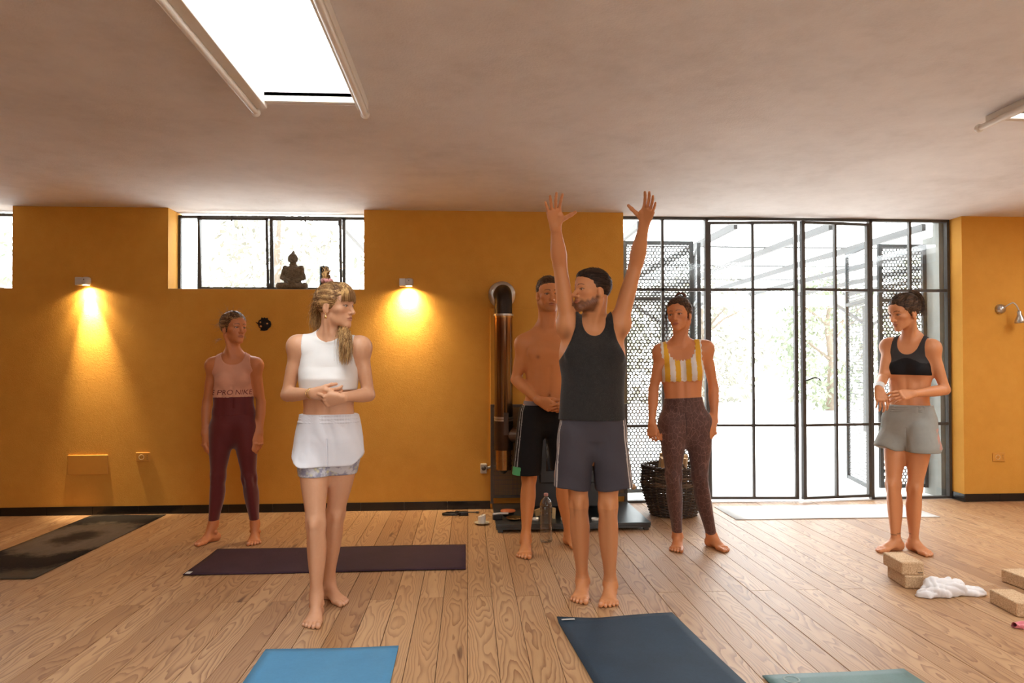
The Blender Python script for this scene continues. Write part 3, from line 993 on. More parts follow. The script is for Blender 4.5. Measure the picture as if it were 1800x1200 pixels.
        for q in (-1, 1):
            E((q * .0115, .092, -.0375), (.0075, .010, .0075), .005)
            E((q * .0058, .0985, -.0455), (.0035, .0045, .0035), .003, -1)
        E((0, .0865, -.0605), (.0215, .0085, .0052), .005)
        E((0, .0860, -.0700), (.0190, .0085, .0060), .005)
        E((0, .0975, -.0648), (.0235, .0085, .0014 + mouth_open), .003, -1)
        for q in (-1, 1):
            ax = unit(V3(0, .28, -1)) ; 
            er = np.array([x, y * .96 - z * .25, y * .25 + z * .96])
            s.F.add(Ell(P(q * .0735, -.010, -.010), V3(.0085, .0180, .030) * sc, er), .008, 'head')
            s.F.add(Ell(P(q * .0715, -.003, -.033), V3(.006, .009, .011) * sc, er), .008, 'head')
            s.F.sub(Ell(P(q * .0845, -.006, -.007), V3(.0065, .0095, .017) * sc, er), .003, 'head')
        nk = P(0, -.028, -.055)
        tgt = s.T.at(.93, 0, -.12)
        r = .059 if m else .0455
        kk = sc
        s.F.add(Limb(nk, tgt, [(0, r * .98 * kk, r * 1.08 * kk), (.4, r * kk, r * 1.04 * kk), (.75, r * 1.06 * kk, r * 1.06 * kk), (1, r * 1.3 * kk, r * 1.1 * kk)], y), .03, 'head')
        nt = s.T.at(.955, 0, .75)
        for q in (-1, 1):                                                  # neck muscles
            s.F.add(cone(P(q * .058, -.022, -.055), s.T.at(.955, 0, .72) + x * q * .014, .013, .009), .02, 'head')
        lo, hi = C - .145 * sc, C + .145 * sc
        s.fine.append((lo, hi, .0026 * max(1, sc * .95)))
        def loc(Pw):
            q = (Pw - C) / sc
            return q @ x, q @ y, q @ z
        def paint_face(Pw):
            a, b, c = loc(Pw)
            out = []
            near = ((a / .080) ** 2 + ((b - .01) / .098) ** 2 + ((c + .01) / .128) ** 2 < 1.30) | ((np.abs(a) < .018) & (b < .116) & (b > .05) & (np.abs(c + .04) < .05))
            zl = -.0648
            lp = ((a / .0225) ** 2 + ((c - zl) / (.0105 - .0045 * (np.abs(a) / .0225) ** 2)) ** 2 < 1) & (b > .066) & (np.abs(a) < .0225)
            out.append((lp * .8, lip))
            aa = np.abs(a)
            bz = .0225 + .004 * np.sin((aa - .012) / .034 * PI) 
            bw = (np.abs(c - bz) < .0038 - .0018 * (aa - .012) / .034) & (aa > .011) & (aa < .047) & (b > .04)
            out.append((bw * .85, brow))
            # lash line
            el = (((aa - .0315) / .0165) ** 2 + ((c - .0008) / .0068) ** 2 < 1) & (c > -.001) & (b > .06)
            out.append((el * .75, (.06, .03, .02)))
            ck = np.exp(-(((aa - .042) / .02) ** 2 + ((c + .03) / .018) ** 2)) * (b > .02)
            out.append((ck * .22, (.52, .16, .09)))
            if beard is not None:
                g = np.sin(a * 900) * np.sin(b * 870 + c * 500) * np.sin(c * 930)
                d = -.052 + np.clip((.055 - b) * .55, 0, .045) + .004 * np.sin(b * 260)
                zone = (c < d) & (b > -.012) & ~lp & (c > -.121)
                zone |= (c < -.046) & (c > -.060) & (aa < .030) & (b > .06) & ~lp
                fade = np.clip((d - c) / .014, .25, 1) * np.clip((c + .121) / .012, 0, 1) * np.clip((b + .012) / .02, 0, 1)
                out.append((zone * np.clip(fade * beard[1] * (1 + .35 * g), 0, 1), beard[0]))
            return [(m_ * near, c_) for m_, c_ in out]
        s.paints.append(paint_face)
        s.gaze = unit(gaze) if gaze is not None else y
        s.eyecol = eyecol
    def build_eyes(s, parent):
        C, x, y, z, sc = s.H
        th = np.linspace(0, PI, 19); n = 20
        for q in (-1, 1):
            c = C + (x * q * .0315 + y * .0718 - z * .0008) * sc
            g = s.gaze; u = perp(z, g); w = np.cross(g, u)
            P, col = [], []
            r = .0131 * sc
            for t in th:
                for k in range(n):
                    a = 2 * PI * k / n
                    P.append(c + r * (g * math.cos(t) + (u * math.cos(a) + w * math.sin(a)) * math.sin(t)))
                    col.append((.01, .008, .006, 1) if t < .26 else s.eyecol + (1,) if t < .62 else (.50, .43, .37, 1))
            Q = [(i * n + k, (i + 1) * n + k, (i + 1) * n + (k + 1) % n, i * n + (k + 1) % n) for i in range(len(th) - 1) for k in range(n)]
            me = np_mesh('eye', np.array(P) - s.base, np.array(Q), M_EYE, np.array(col))
            link(bpy.data.objects.new('eye', me), parent)
    # ---- meshing
    def build(s, parent, h=.0076):
        F = s.F
        lo, hi = F.bounds(); lo -= .02; hi += .02
        lo[2] = max(lo[2], -.012)
        D, ax = F.grid(lo, hi, h)
        P, Q = surf(D, ax, h)
        cen = P[Q].mean(1)
        keep = np.ones(len(Q), bool)
        for l, u, hh in s.fine:
            keep &= ~((cen > V3(l) + h * .9) & (cen < V3(u) - h * .9)).all(1)
        P, Q = compact(P, Q[keep])
        Ps, Qs = [P], [Q]; n = len(P)
        done = []
        for l, u, hh in s.fine:
            l = V3(l); u = V3(u)
            l = np.maximum(l, lo); u = np.minimum(u, hi)
            D, ax = F.grid(l, u, hh)
            p, q = surf(D, ax, hh)
            if len(q) == 0: continue
            c = p[q].mean(1)
            k = np.ones(len(q), bool)
            for dl, du in done:
                k &= ~((c > dl) & (c < du)).all(1)
            done.append((l + hh, u - hh))
            p, q = compact(p, q[k])
            Ps.append(p); Qs.append(q + n); n += len(p)
        P, Q = np.concatenate(Ps), np.concatenate(Qs)
        P[:, 2] = np.maximum(P[:, 2], .0005)
        col = np.tile(np.array(s.skin + (1,), float), (len(P), 1))
        for fn in s.paints:
            for m, c in fn(P):
                m = np.asarray(m, float)[:, None]
                col[:, :3] = col[:, :3] * (1 - m) + np.array(c) * m
        for nl in (getattr(s, 'nails', []),):
            for c, r in nl:
                d = np.linalg.norm(P - c, axis=1)
                m = (np.clip(1 - (d - r * .7) / (r * .5), 0, 1) * .35)[:, None]
                col[:, :3] = col[:, :3] * (1 - m) + np.array((.78, .52, .42)) * m
        me = np_mesh('body', P - s.base, Q, M_SKIN, col)
        o = link(bpy.data.objects.new('body', me), parent)
        return o
    def garment(s, name, parent, mat, groups, off, region, h=.005, lo=None, hi=None, disp=None, extra=None, paint=None, cut=None):
        """cloth following the figure: the figure's surface grown by off inside region(X,Y,Z) < 0;
        extra: Field of looser shapes joined to it"""
        F = s.F
        if groups: l, u = F.bounds(groups)
        else: l, u = extra.bounds()
        if extra is not None:
            l2, u2 = extra.bounds(); l, u = np.minimum(l, l2), np.maximum(u, u2)
        l, u = l - .03, u + .03
        if lo is not None: l = np.maximum(l, [(-9 if v is None else v) for v in lo])
        if hi is not None: u = np.minimum(u, [(9 if v is None else v) for v in hi])
        D = None
        if groups:
            D, ax = F.grid(l, u, h, groups)
        if extra is not None:
            D2, ax = extra.grid(l, u, h)
            if D is None: D = D2 + off
            else:
                k = .02; hh = np.maximum(k - np.abs(D - D2), 0) / k
                D = np.minimum(D, D2) - hh * hh * k * .25
        X, Y, Z = ax[0][:, None, None], ax[1][None, :, None], ax[2][None, None, :]
        D = D - off
        if disp is not None: D = D - np.maximum(disp(X, Y, Z), -max(off - .0025, 0))
        Rg = region(X, Y, Z)
        if cut is not None:
            D3, _ = cut.grid(l, u, h)
            k = .005; hh = np.maximum(k - np.abs(D + D3), 0) / k
            D = np.maximum(D, -D3) + hh * hh * k * .25
        D = np.maximum(D, Rg)
        P, Q = surf(D.astype(np.float32), ax, h)
        if len(Q) == 0: return None
        P = relax(P, Q, 1, .35)
        pc = paint(P) if paint is not None else None
        me = np_mesh(name, P - s.base, Q, mat, pc)
        return link(bpy.data.objects.new(name, me), parent)

def plane_d(p, n):
    p, n = V3(p), unit(n)
    return lambda X, Y, Z: (X - p[0]) * n[0] + (Y - p[1]) * n[1] + (Z - p[2]) * n[2]
def box_noise(seed, amp, fx, fy, fz):
    g = np.random.default_rng(seed)
    ph = g.uniform(0, 6, 8); w = g.uniform(.7, 1.5, 8)
    def f(X, Y, Z):
        return amp * .33 * (np.sin(X * fx * w[0] + np.sin(Z * fz * .6 + ph[6]) * 1.6 + ph[0]) + np.sin(Y * fy * w[1] + np.sin(Z * fz * .8 + ph[7]) * 1.3 + ph[1]) +
                            np.sin(Z * fz * w[2] + (X + Y) * fx * .5 * w[3] + ph[2]))
    return f

def mat_skin():
    t = NT('skin')
    at = t.n('ShaderNodeAttribute', _attribute_name='paint')
    co = t.coord('Object')
    f = t.noise(co, 60, 4, .6)
    c = t.mix(t.math('MULTIPLY', f, .28), at.outputs['Color'], (.52, .19, .09), 'MIX')
    hs = t.n('ShaderNodeHueSaturation', Saturation=1.0, Value=1.0); t.l(c, hs.inputs['Color'])
    t.base(hs.outputs[0], .48, spec=.4)
    t.b.inputs['Subsurface Weight'].default_value = 0.0
    t.bump(t.noise(co, 350, 2), .06, .002)
    return t.m
def mat_eye():
    t = NT('eye')
    at = t.n('ShaderNodeAttribute', _attribute_name='paint')
    t.base(at.outputs['Color'], .12, spec=.5)
    return t.m
def mat_hair(name, dark, light, axis=1, f=1.0, rough=.50):
    "strands run along one axis of the head"
    t = NT(name)
    sc = [170 * f, 170 * f, 170 * f]; sc[axis] = 7
    co = t.coord('Object', tuple(sc))
    a = t.noise(co, 1.0, 3, .6)
    sc2 = [38 * f] * 3; sc2[axis] = 5
    b = t.noise(t.coord('Object', tuple(sc2)), 1.0, 2)
    ff = t.math('ADD', t.math('MULTIPLY', a, .6), t.math('MULTIPLY', b, .4))
    c = t.ramp(ff, [(.32, tuple(x * .55 for x in dark)), (.47, dark), (.62, light)])
    t.base(c, rough, spec=.22)
    t.bump(ff, .9, .006)
    return t.m
M_SKIN, M_EYE = mat_skin(), mat_eye()

class Hair:
    "hair pieces in the head's own frame"
    def __init__(s, person, parent):
        s.p, s.parent = person, parent
        C, x, y, z, sc = person.H
        m = Matrix(((x[0], y[0], z[0], C[0] - person.base[0]), (x[1], y[1], z[1], C[1] - person.base[1]), (x[2], y[2], z[2], C[2] - person.base[2]), (0, 0, 0, 1)))
        s.M = m @ Matrix.Scale(sc, 4)
    def toloc(s, Pw):
        C, x, y, z, sc = s.p.H
        q = (np.asarray(Pw) - C) / sc
        return np.array([q @ x, q @ y, q @ z])
    def obj(s, name, me, parent=None):
        o = bpy.data.objects.new(name, me)
        o.matrix_local = s.M
        return link(o, parent or s.parent)
    def cap(s, mat, prims, cuts, h=.0030, disp=None, name='hair'):
        F = Field()
        for pr, k in prims: F.add(pr, k)
        lo, hi = F.bounds(); lo -= .012; hi += .012
        D, ax = F.grid(lo, hi, h)
        X, Y, Z = ax[0][:, None, None], ax[1][None, :, None], ax[2][None, None, :]
        if disp is not None: D = D - disp(X, Y, Z)
        for c in cuts:
            d = c(X, Y, Z)
            k = .006; hh = np.maximum(k - np.abs(D - d), 0) / k
            D = np.maximum(D, d) + hh * hh * k * .25
        P, Q = surf(D.astype(np.float32), ax, h)
        return s.obj(name, np_mesh(name, P, Q, mat))
    def strands(s, curves, mat, r=.0011, name='hair_strands', parent=None, n=4, kind='stuff'):
        mb = MB()
        for c in curves:
            k = len(c)
            rr = r if not isinstance(r, tuple) else random.uniform(*r)
            mb.tube([Vector(p) for p in c], [rr * (1 - .75 * (i / (k - 1)) ** 2) for i in range(k)], n, caps=False)
        o = s.obj(name, mb.mesh(name), parent)
        o.data.materials.append(mat)
        if kind: o['kind'] = kind
        return o
def bez(p0, p1, p2, p3=None, n=9):
    p0, p1, p2 = V3(p0), V3(p1), V3(p2)
    t = np.linspace(0, 1, n)[:, None]
    if p3 is None: return (1 - t) ** 2 * p0 + 2 * t * (1 - t) * p1 + t * t * p2
    p3 = V3(p3)
    return (1 - t) ** 3 * p0 + 3 * t * (1 - t) ** 2 * p1 + 3 * t * t * (1 - t) * p2 + t ** 3 * p3
def half(px, py, pz, nx, ny, nz):
    "cut: keep the side against the normal"
    n = unit((nx, ny, nz))
    return lambda X, Y, Z: (X - px) * n[0] + (Y - py) * n[1] + (Z - pz) * n[2]
SKULL = [(Ell((0, -.016, .034), (.086, .110, .095)), .02)]
# ================================================================== cloth
def mat_cloth(name, c, rough=.85, var=.10, weave=900, bump=.25, nscale=25, c2=None, fleck=0.0, sheen=.15):
    t = NT(name)
    co = t.coord('Object')
    f = t.noise(co, nscale, 4, .6)
    lo, hi = tuple(x * (1 - var) for x in c), tuple(min(1, x * (1 + var)) for x in (c2 or c))
    col = t.mix(f, lo, hi)
    if fleck:
        fl = t.noise(t.coord('Object', (1, 1, 4)), 420, 2, .7)
        col = t.mix(t.ramp(fl, [(.60, (0, 0, 0)), (.72, (fleck, fleck, fleck))]), col, (.34, .32, .29))
    t.base(col, rough, spec=.25)
    t.b.inputs['Sheen Weight'].default_value = sheen
    t.bump(t.noise(co, weave, 2), bump, .002)
    return t.m
def mat_paint_cloth(name, rough=.8, bump=.2):
    t = NT(name)
    at = t.n('ShaderNodeAttribute', _attribute_name='paint')
    co = t.coord('Object')
    f = t.noise(co, 40, 3)
    t.base(t.mix(t.math('MULTIPLY', f, .15), at.outputs['Color'], (.05, .04, .04)), rough, spec=.25)
    t.bump(t.noise(co, 800, 2), bump, .002)
    return t.m
M_PCLOTH = mat_paint_cloth('dyed_cloth')
# ================================================================== things in the room
def at_wall(px, py, y=0.0): return Vector(W(px, py, WALL_Y - y))
M_METALW = plain('satin_white_metal', (.62, .60, .57), .35, .1, .05)
M_CHROME = plain('brushed_nickel', (.55, .53, .50), .28, .9, .1)
M_BLACK = plain('black_enamel', (.012, .011, .011), .4, 0, .3)
def emis(name, c, s):
    t = NT(name); t.b.inputs['Emission Color'].default_value = c + (1,); t.b.inputs['Emission Strength'].default_value = s
    t.base(c, .5); return t.m
M_BULB = emis('lit_bulb', (1.0, .78, .45), 12.0)

# ---- wall spots
def wall_spot(px, py, lean, beams, label):
    p = at_wall(px, py)
    e = empty('wall_spotlight', p, 0, label, 'lamp', 'small white wall spots')
    MB().cham(-.062, -.004, -.062, 0.0, -.036, .034, .006).build('mount_box', M_METALW, e)
    prof = [(0, -.034), (.020, -.034), (.032, -.030), (.037, -.018), (.037, .018), (.032, .030), (.018, .036), (0, .037)]
    hd = MB().lathe(prof, 24, trans((.024, -.040, 0), (0, 0, 0))).build('lamp_head', M_METALW, e)
    MB().lathe([(0, -.0345), (.026, -.0345), (.026, -.031)], 20, trans((.024, -.040, 0))).build('bulb', M_BULB, hd)
    MB().lathe([(0, .0), (.004, .001), (.004, .006), (0, .007)], 10, trans((.024, -.078, .012), (PI / 2, 0, 0))).build('screw', M_BLACK, hd)
    for pw, ang, bl, tilt in beams:
        l = bpy.data.lights.new('spot_beam', 'SPOT'); l.energy = pw; l.spot_size = ang * D2R; l.spot_blend = bl
        l.color = (1.0, .80, .50); l.shadow_soft_size = .012
        o = bpy.data.objects.new('spot_beam', l); o.location = (.024, -.044, -.042); o.rotation_euler = (tilt, lean, 0)
        link(o, e)
wall_spot(151, 495, -.10, ((300, 44, 1.0, .16), (40, 100, 1.0, .08), (10, 160, .5, .0)), 'lit white wall spot at the far left under the ceiling')
wall_spot(715, 497, .04, ((70, 66, 1.0, .30), (75, 120, 1.0, .12), (16, 165, .5, .0)), 'lit white wall spot right of the window with the statue')

# ---- gooseneck lamp right of the glazing
p = at_wall(1757, 543)
e = empty('gooseneck_lamp', p, 0, 'unlit nickel gooseneck lamp on the wall right of the glazing', 'lamp')
MB().lathe([(0, 0), (.046, 0), (.046, .012), (.040, .032), (.022, .048), (0, .052)], 24, trans((0, 0, 0), (PI / 2, 0, 0))).build('wall_rose', M_CHROME, e)
arc = [(.0, -.05, .0), (.02, -.075, .035), (.055, -.095, .052), (.088, -.105, .038), (.103, -.108, .0), (.105, -.108, -.03)]
MB().tube(bez(arc[0], arc[1], arc[2], n=6).tolist()[:-1] + bez(arc[2], arc[3], arc[5], n=8).tolist(), .0065, 10).build('gooseneck', M_CHROME, e)
MB().lathe([(.012, 0), (.018, -.005), (.018, -.030), (.024, -.050), (.043, -.085), (.047, -.11), (.044, -.11), (.02, -.05), (0, -.045)], 24, trans((.105, -.108, -.025), (.05, -.15, 0))).build('lamp_shade', M_CHROME, e)

# ---- plates and sockets
M_PLATE = plain('ochre_painted_plate', (.64, .29, .045), .5, 0, .05)
M_CREAM = plain('cream_plastic', (.70, .52, .28), .4, 0, .05)
p0, p1 = at_wall(121, 834), at_wall(189, 799)
o = MB().cham(-.168, .168, -.012, .0, -.085, .085, .005).build('junction_cover', M_PLATE)
o.location = (p0 + p1) / 2; tag(o, 'blank ochre painted junction box cover low on the left wall', 'cover plate')
def socket(px, py, label, mplate):
    e = empty('wall_socket', at_wall(px, py), 0, label, 'socket')
    MB().cham(-.060, .060, -.010, 0, -.040, .040, .004).build('cover_plate', mplate, e)
    MB().lathe([(0, .002), (.021, .002), (.023, 0.012), (.019, .012), (.018, .004)], 22, trans((-.012, 0, 0), (PI / 2, 0, 0))).build('socket_ring', M_CREAM, e)
    for i in (-1, 1):
        MB().lathe([(0, 0), (.003, 0), (.003, .0045), (0, .0045)], 8, trans((-.012 + i * .008, -.006, 0), (PI / 2, 0, 0))).build('pin_hole', M_BLACK, e)
    for z in (-.016, 0, .016):
        MB().lathe([(0, 0), (.0032, 0), (.0032, .0115), (0, .0115)], 8, trans((.036, 0, z), (PI / 2, 0, 0))).build('pin_hole', M_BLACK, e)
socket(252, 803, 'ochre wall socket right of the blank cover plate', M_PLATE)
socket(1755, 803, 'ochre wall socket below the gooseneck lamp', M_PLATE)
e = empty('surface_socket', at_wall(850, 822), 0, 'grey surface mounted socket beside the stove', 'socket')
M_GREYP = plain('grey_plastic', (.50, .44, .36), .5)
MB().cham(-.030, .030, -.050, 0, -.045, .042, .008).build('housing', M_GREYP, e)
MB().lathe([(0, .0), (.020, .0), (.020, .003), (0, .003)], 20, trans((.0, -.050, .004), (PI / 2, 0, 0))).build('socket_ring', plain('dark_grey_plastic', (.09, .08, .07), .5), e)
MB().tube([(.028, -.025, .004), (.05, -.03, .008), (.085, -.02, .015), (.13, .0, .012)], .012, 10).build('conduit', M_GREYP, e)

# ---- black iron ornament on the wall
p = at_wall(465, 570)
e = empty('wall_ornament', p, 0, 'small black iron sun ornament hanging on the ochre wall', 'ornament')
pts = [(-.075, .02), (-.052, .014), (-.046, .034), (-.026, .044), (-.022, .062), (-.008, .052), (.004, .062), (.014, .052), (.028, .058), (.034, .04), (.054, .026), (.060, .0),
       (.054, -.022), (.036, -.036), (.026, -.052), (.0, -.056), (-.034, -.054), (-.026, -.040), (-.044, -.026), (-.052, .0)]
Mx = trans((0, 0, 0), (PI / 2, 0, 0))
M_IRON = plain('black_iron', (.010, .007, .006), .6, .4, .3)
MB().prism(pts, .004, .016, Mx).build('disc', M_IRON, e)
MB().lathe([(0, .030), (.020, .028), (.036, .020), (.044, .012)], 22, trans((0, 0, 0), (PI / 2, 0, 0))).build('boss', M_IRON, e)
M_OCH = plain('bare_ochre_gap', (.60, .28, .08), .8)
for x, z, r in ((-.028, .018, .007), (-.024, -.018, .009), (.030, .006, .007)):
    MB().lathe([(0, .0), (r, .0), (r, .0295), (0, .0295)], 12, trans((x, 0, z), (PI / 2, 0, 0))).build('hole', M_OCH, e)

# ---- statue on the sill (smooth implicit figure)
def statue():
    Yc = WALL_Y + .11
    p = W(515, 507, Yc); z0 = WINS[1][2] + .005
    F = Field(); s = 1.0
    P = lambda x, y, z: V3(x, y, z)
    F.add(Limb((0, 0, .045), (0, .008, .205), [(0, .072, .055), (.35, .058, .046), (.7, .070, .048), (.9, .062, .042), (1, .035, .03)], (0, -1, 0), 0, 2.3), .02)
    F.add(Ell((0, .012, .018), (.105, .065, .020)), .02)
    for q in (-1, 1):
        F.add(Limb((q * .05, .02, .03), (q * .105, -.035, .030), [(0, .034, .032), (1, .030, .027)]), .02)         # thigh to knee
        F.add(Limb((q * .105, -.035, .028), (-q * .02, -.062, .032), [(0, .026, .024), (1, .020, .016)]), .012)
        F.add(Limb((q * .066, .008, .188), (q * .086, .0, .105), [(0, .024, .026), (1, .021, .022)]), .015)       # arms
        F.add(Limb((q * .086, .0, .105), (q * .018, -.058, .066), [(0, .021, .021), (1, .015, .013)]), .012)
        F.add(Ell((q * .036, .0, .262), (.006, .011, .026)), .006)                                                 # long ears
    F.add(Ell((0, -.062, .060), (.030, .016, .010)), .008)
    F.add(cone((0, .006, .20), (0, .004, .232), .020, .019), .012)
    F.add(Ell((0, .0, .262), (.033, .036, .044)), .01); F.add(Ell((0, .004, .285), (.034, .036, .028)), .008)
    F.add(Ell((0, .006, .315), (.016, .016, .014)), .008); F.add(Ell((0, .006, .330), (.006, .006, .008)), .006)
    F.add(cone((0, -.034, .268), (0, -.041, .252), .004, .006), .005)
    F.add(Ell((0, -.033, .238), (.011, .006, .004)), .003)
    for q in (-1, 1): F.sub(Ell((q * .013, -.038, .268), (.009, .008, .0035)), .003)
    lo, hi = F.bounds(); h = .0040
    D, ax = F.grid(lo - .01, hi + .01, h)
    X, Y, Z = ax[0][:, None, None], ax[1][None, :, None], ax[2][None, None, :]
    D = D - .0016 * np.sin(Z * 420 + X * 130) * ((Z < .20) & (Z > .05)) - .0022 * np.sin(X * 330) * np.sin(Z * 330) * (Z > .278)
    D = np.maximum(D, -Z + 0 * D)
    Pn, Q = surf(D.astype(np.float32), ax, h)
    t = NT('weathered_brown_stone'); co = t.coord('Object')
    f = t.noise(co, 60, 4, .65)
    t.base(t.ramp(f, [(.3, (.085, .058, .034)), (.6, (.17, .125, .078)), (.8, (.25, .20, .13))]), .85)
    t.bump(t.noise(co, 240, 3), .5, .003)
    o = link(bpy.data.objects.new('buddha_statue', np_mesh('buddha_statue', Pn * 1.06, Q, t.m)))
    o.location = (p[0], Yc, z0)
    tag(o, 'brown stone seated Buddha statue on the high window sill', 'statue')
statue()
p = W(570, 495, WALL_Y + .12)
e = empty('pillar_candle', (p[0], WALL_Y + .12, WINS[1][2] + .005), 0, 'dark pillar candle on the sill behind the hair bun of the woman in white', 'candle')
MB().lathe([(0, 0), (.041, 0), (.042, .01), (.042, .205), (.038, .216), (.018, .214), (0, .210)], 24).build('wax', plain('charcoal_wax', (.018, .022, .026), .5), e)
MB().tube([(0, 0, .208), (.002, 0, .226)], .0018, 6).build('wick', M_BLACK, e)

# ---- stove, flue, guard
def mat_flue():
    t = NT('heat_tinted_steel')
    co = t.coord('Object')
    sx = t.n('ShaderNodeSeparateXYZ'); t.l(co, sx.inputs[0])
    f = t.math('ADD', sx.outputs[2], t.math('MULTIPLY', t.math('SUBTRACT', t.noise(t.coord('Object', (14, 14, 2)), 1, 4), .5), .5))
    c = t.ramp(t.math('MULTIPLY', f, .62), [(.0, (.45, .22, .08)), (.08, (.26, .10, .04)), (.2, (.12, .07, .045)), (.5, (.22, .16, .10)), (.75, (.15, .08, .045)), (.85, (.34, .16, .06)), (1, (.10, .07, .06))])
    t.base(c, .20, .95)
    t.bump(t.noise(co, 20, 3), .08, .003)
    return t.m
M_FLUE, M_BRASS = mat_flue(), plain('straw_tinted_steel', (.42, .25, .10), .25, .95, .3, 12)
FX, FY = .302, 6.09
e = empty('stove_pipe', (FX, FY, .36), 0, 'heat stained steel flue pipe with elbow into the wall', 'stove pipe')
el = [(0, 0, 1.44)] + [(0, .11 - .11 * math.cos(a), 1.44 + .11 * math.sin(a)) for a in np.linspace(.15, PI / 2, 8)] + [(0, WALL_Y - FY - .022, 1.55)]
MB().tube([(0, 0, .29), (0, 0, 1.34)], .078, 28).build('pipe', M_FLUE, e)
MB().tube([(0, 0, 1.33)] + el, .076, 28).build('elbow', plain('sooty_steel', (.030, .022, .018), .4, .6, .4, 14), e)
for z, m, r in ((1.335, M_BRASS, .083), (1.352, M_CHROME, .086), (.455, M_CHROME, .083), (.475, M_CHROME, .083)):
    MB().tube([(0, 0, z - .008), (0, 0, z + .008)], r, 28).build('clamp_band', m, e)
MB().lathe([(.078, 0), (.118, 0), (.122, .006), (.118, .014), (.078, .014)], 32, trans((0, WALL_Y - FY - .020, 1.55), (PI / 2, 0, 0))).build('wall_collar', M_CHROME, e)
MB().tube([(0, 0, .20), (0, 0, .46)], .080, 28).build('tee', plain('dark_brown_steel', (.06, .035, .022), .4, .7, .4, 10), e)
MB().tube([(0, 0, .325), (.15, -.02, .325), (.212, -.02, .325)], .066, 24).build('branch_pipe', plain('dull_steel', (.14, .10, .075), .35, .8), e)
MB().cham(-.004, .038, -.088, -.076, .33, .52, .002).build('bracket', plain('bracket_steel', (.10, .08, .07), .5, .6), e)
MB().tube([(0, 0, .03), (0, 0, .21)], .066, 28).build('cleaning_pot', M_BRASS, e)
for z in (.15, .105, .065): MB().tube([(0, 0, z - .004), (0, 0, z + .004)], .0695, 28).build('rib', M_BRASS, e)
MB().tube([(0, 0, -.004), (0, 0, .03)], [.012, .05], 16).build('drain_stub', M_BLACK, e)

e = empty('stove_guard', (.195, 6.285, 0), 0, 'fine mesh metal guard screen standing behind the stove', 'guard')
M_GUARD = plain('grey_steel_tube', (.11, .095, .08), .45, .6)
gw, gz0, gz1 = 1.22, .068, .935
fr = MB()
for x in (.012, gw - .012): fr.box(x - .012, x + .012, -.012, .012, 0.065, gz1)
for z in (.125, gz1 - .012): fr.box(.024, gw - .024, -.012, .012, z - .012, z + .012)
fr.build('frame', M_GUARD, e)
def mat_mesh():
    t = NT('fine_wire_mesh')
    co = t.coord('Object', (110, 1, 110))
    sx = t.n('ShaderNodeSeparateXYZ'); t.l(co, sx.inputs[0])
    a = t.math('ABSOLUTE', t.math('SUBTRACT', t.math('FRACT', sx.outputs[0]), .5)); b = t.math('ABSOLUTE', t.math('SUBTRACT', t.math('FRACT', sx.outputs[2]), .5))
    hole = t.math('LESS_THAN', t.math('ADD', t.math('POWER', a, 2), t.math('POWER', b, 2)), .085)
    t.base((.16, .13, .10), .5, .5)
    tr = t.n('ShaderNodeBsdfTransparent'); mx = t.n('ShaderNodeMixShader')
    t.l(hole, mx.inputs[0]); t.l(t.b.outputs[0], mx.inputs[1]); t.l(tr.outputs[0], mx.inputs[2])
    t.l(mx.outputs[0], t.t.nodes['Material Output'].inputs['Surface'])
    return t.m
MB().box(.024, gw - .024, -.001, .001, .137, gz1 - .024).build('mesh_sheet', mat_mesh(), e)
for x in (.012, gw - .012): MB().box(x - .014, x + .014, -.02, .02, .066, .074).build('foot', M_GUARD, e)

e = empty('stove_platform', (.21, 5.46, 0), 0, 'low dark steel platform carrying the stove', 'platform')
M_PLAT = plain('blued_steel_plate', (.075, .082, .085), .32, .7, .25, 6)
tw, td = 1.205, .84
MB().cham(0, tw, 0, td, .036, .062, .003).build('plate', M_PLAT, e)
MB().box(.004, tw - .004, .004, .016, .020, .036).build('front_rail', M_PLAT, e)
for x in (.035, tw - .035):
    for y in (.03, td - .05):
        MB().cham(x - .02, x + .02, y - .02, y + .02, 0, .036, .003).build('leg', M_PLAT, e)

e = empty('wood_stove', (.52, 5.78, .062), 0, 'black wood stove mostly hidden behind the two men', 'stove')
MB().cham(0, .62, 0, .40, .06, .86, .012).build('body', M_BLACK, e)
MB().cham(-.015, .635, -.02, .42, .86, .885, .006).build('top_plate', M_BLACK, e)
dr = MB().cham(.06, .56, -.022, .002, .26, .80, .008).build('door', M_BLACK, e)
MB().box(.11, .51, -.026, -.020, .36, .74).build('glass', plain('dark_stove_glass', (.01, .008, .007), .08), dr)
MB().tube([(.52, -.05, .40), (.52, -.05, .62)], .009, 10).build('handle', M_CHROME, dr)
for x in (.05, .57):
    for y in (.05, .35): MB().cham(x - .025, x + .025, y - .025, y + .025, 0, .065, .004).build('leg', M_BLACK, e)
rd = MB().tube([(.60, .02, .30), (.72, -.10, .26), (.775, -.12, .248)], .006, 8).build('riddling_rod', M_CHROME, e)
MB().lathe([(0, -.024), (.012, -.020), (.022, -.008), (.024, .002), (.020, .014), (.010, .022), (0, .024)], 18, trans((.80, -.128, .242), (0, 1.2, 0))).build('wooden_knob', plain('turned_beech', (.62, .40, .22), .5, 0, .15), rd)

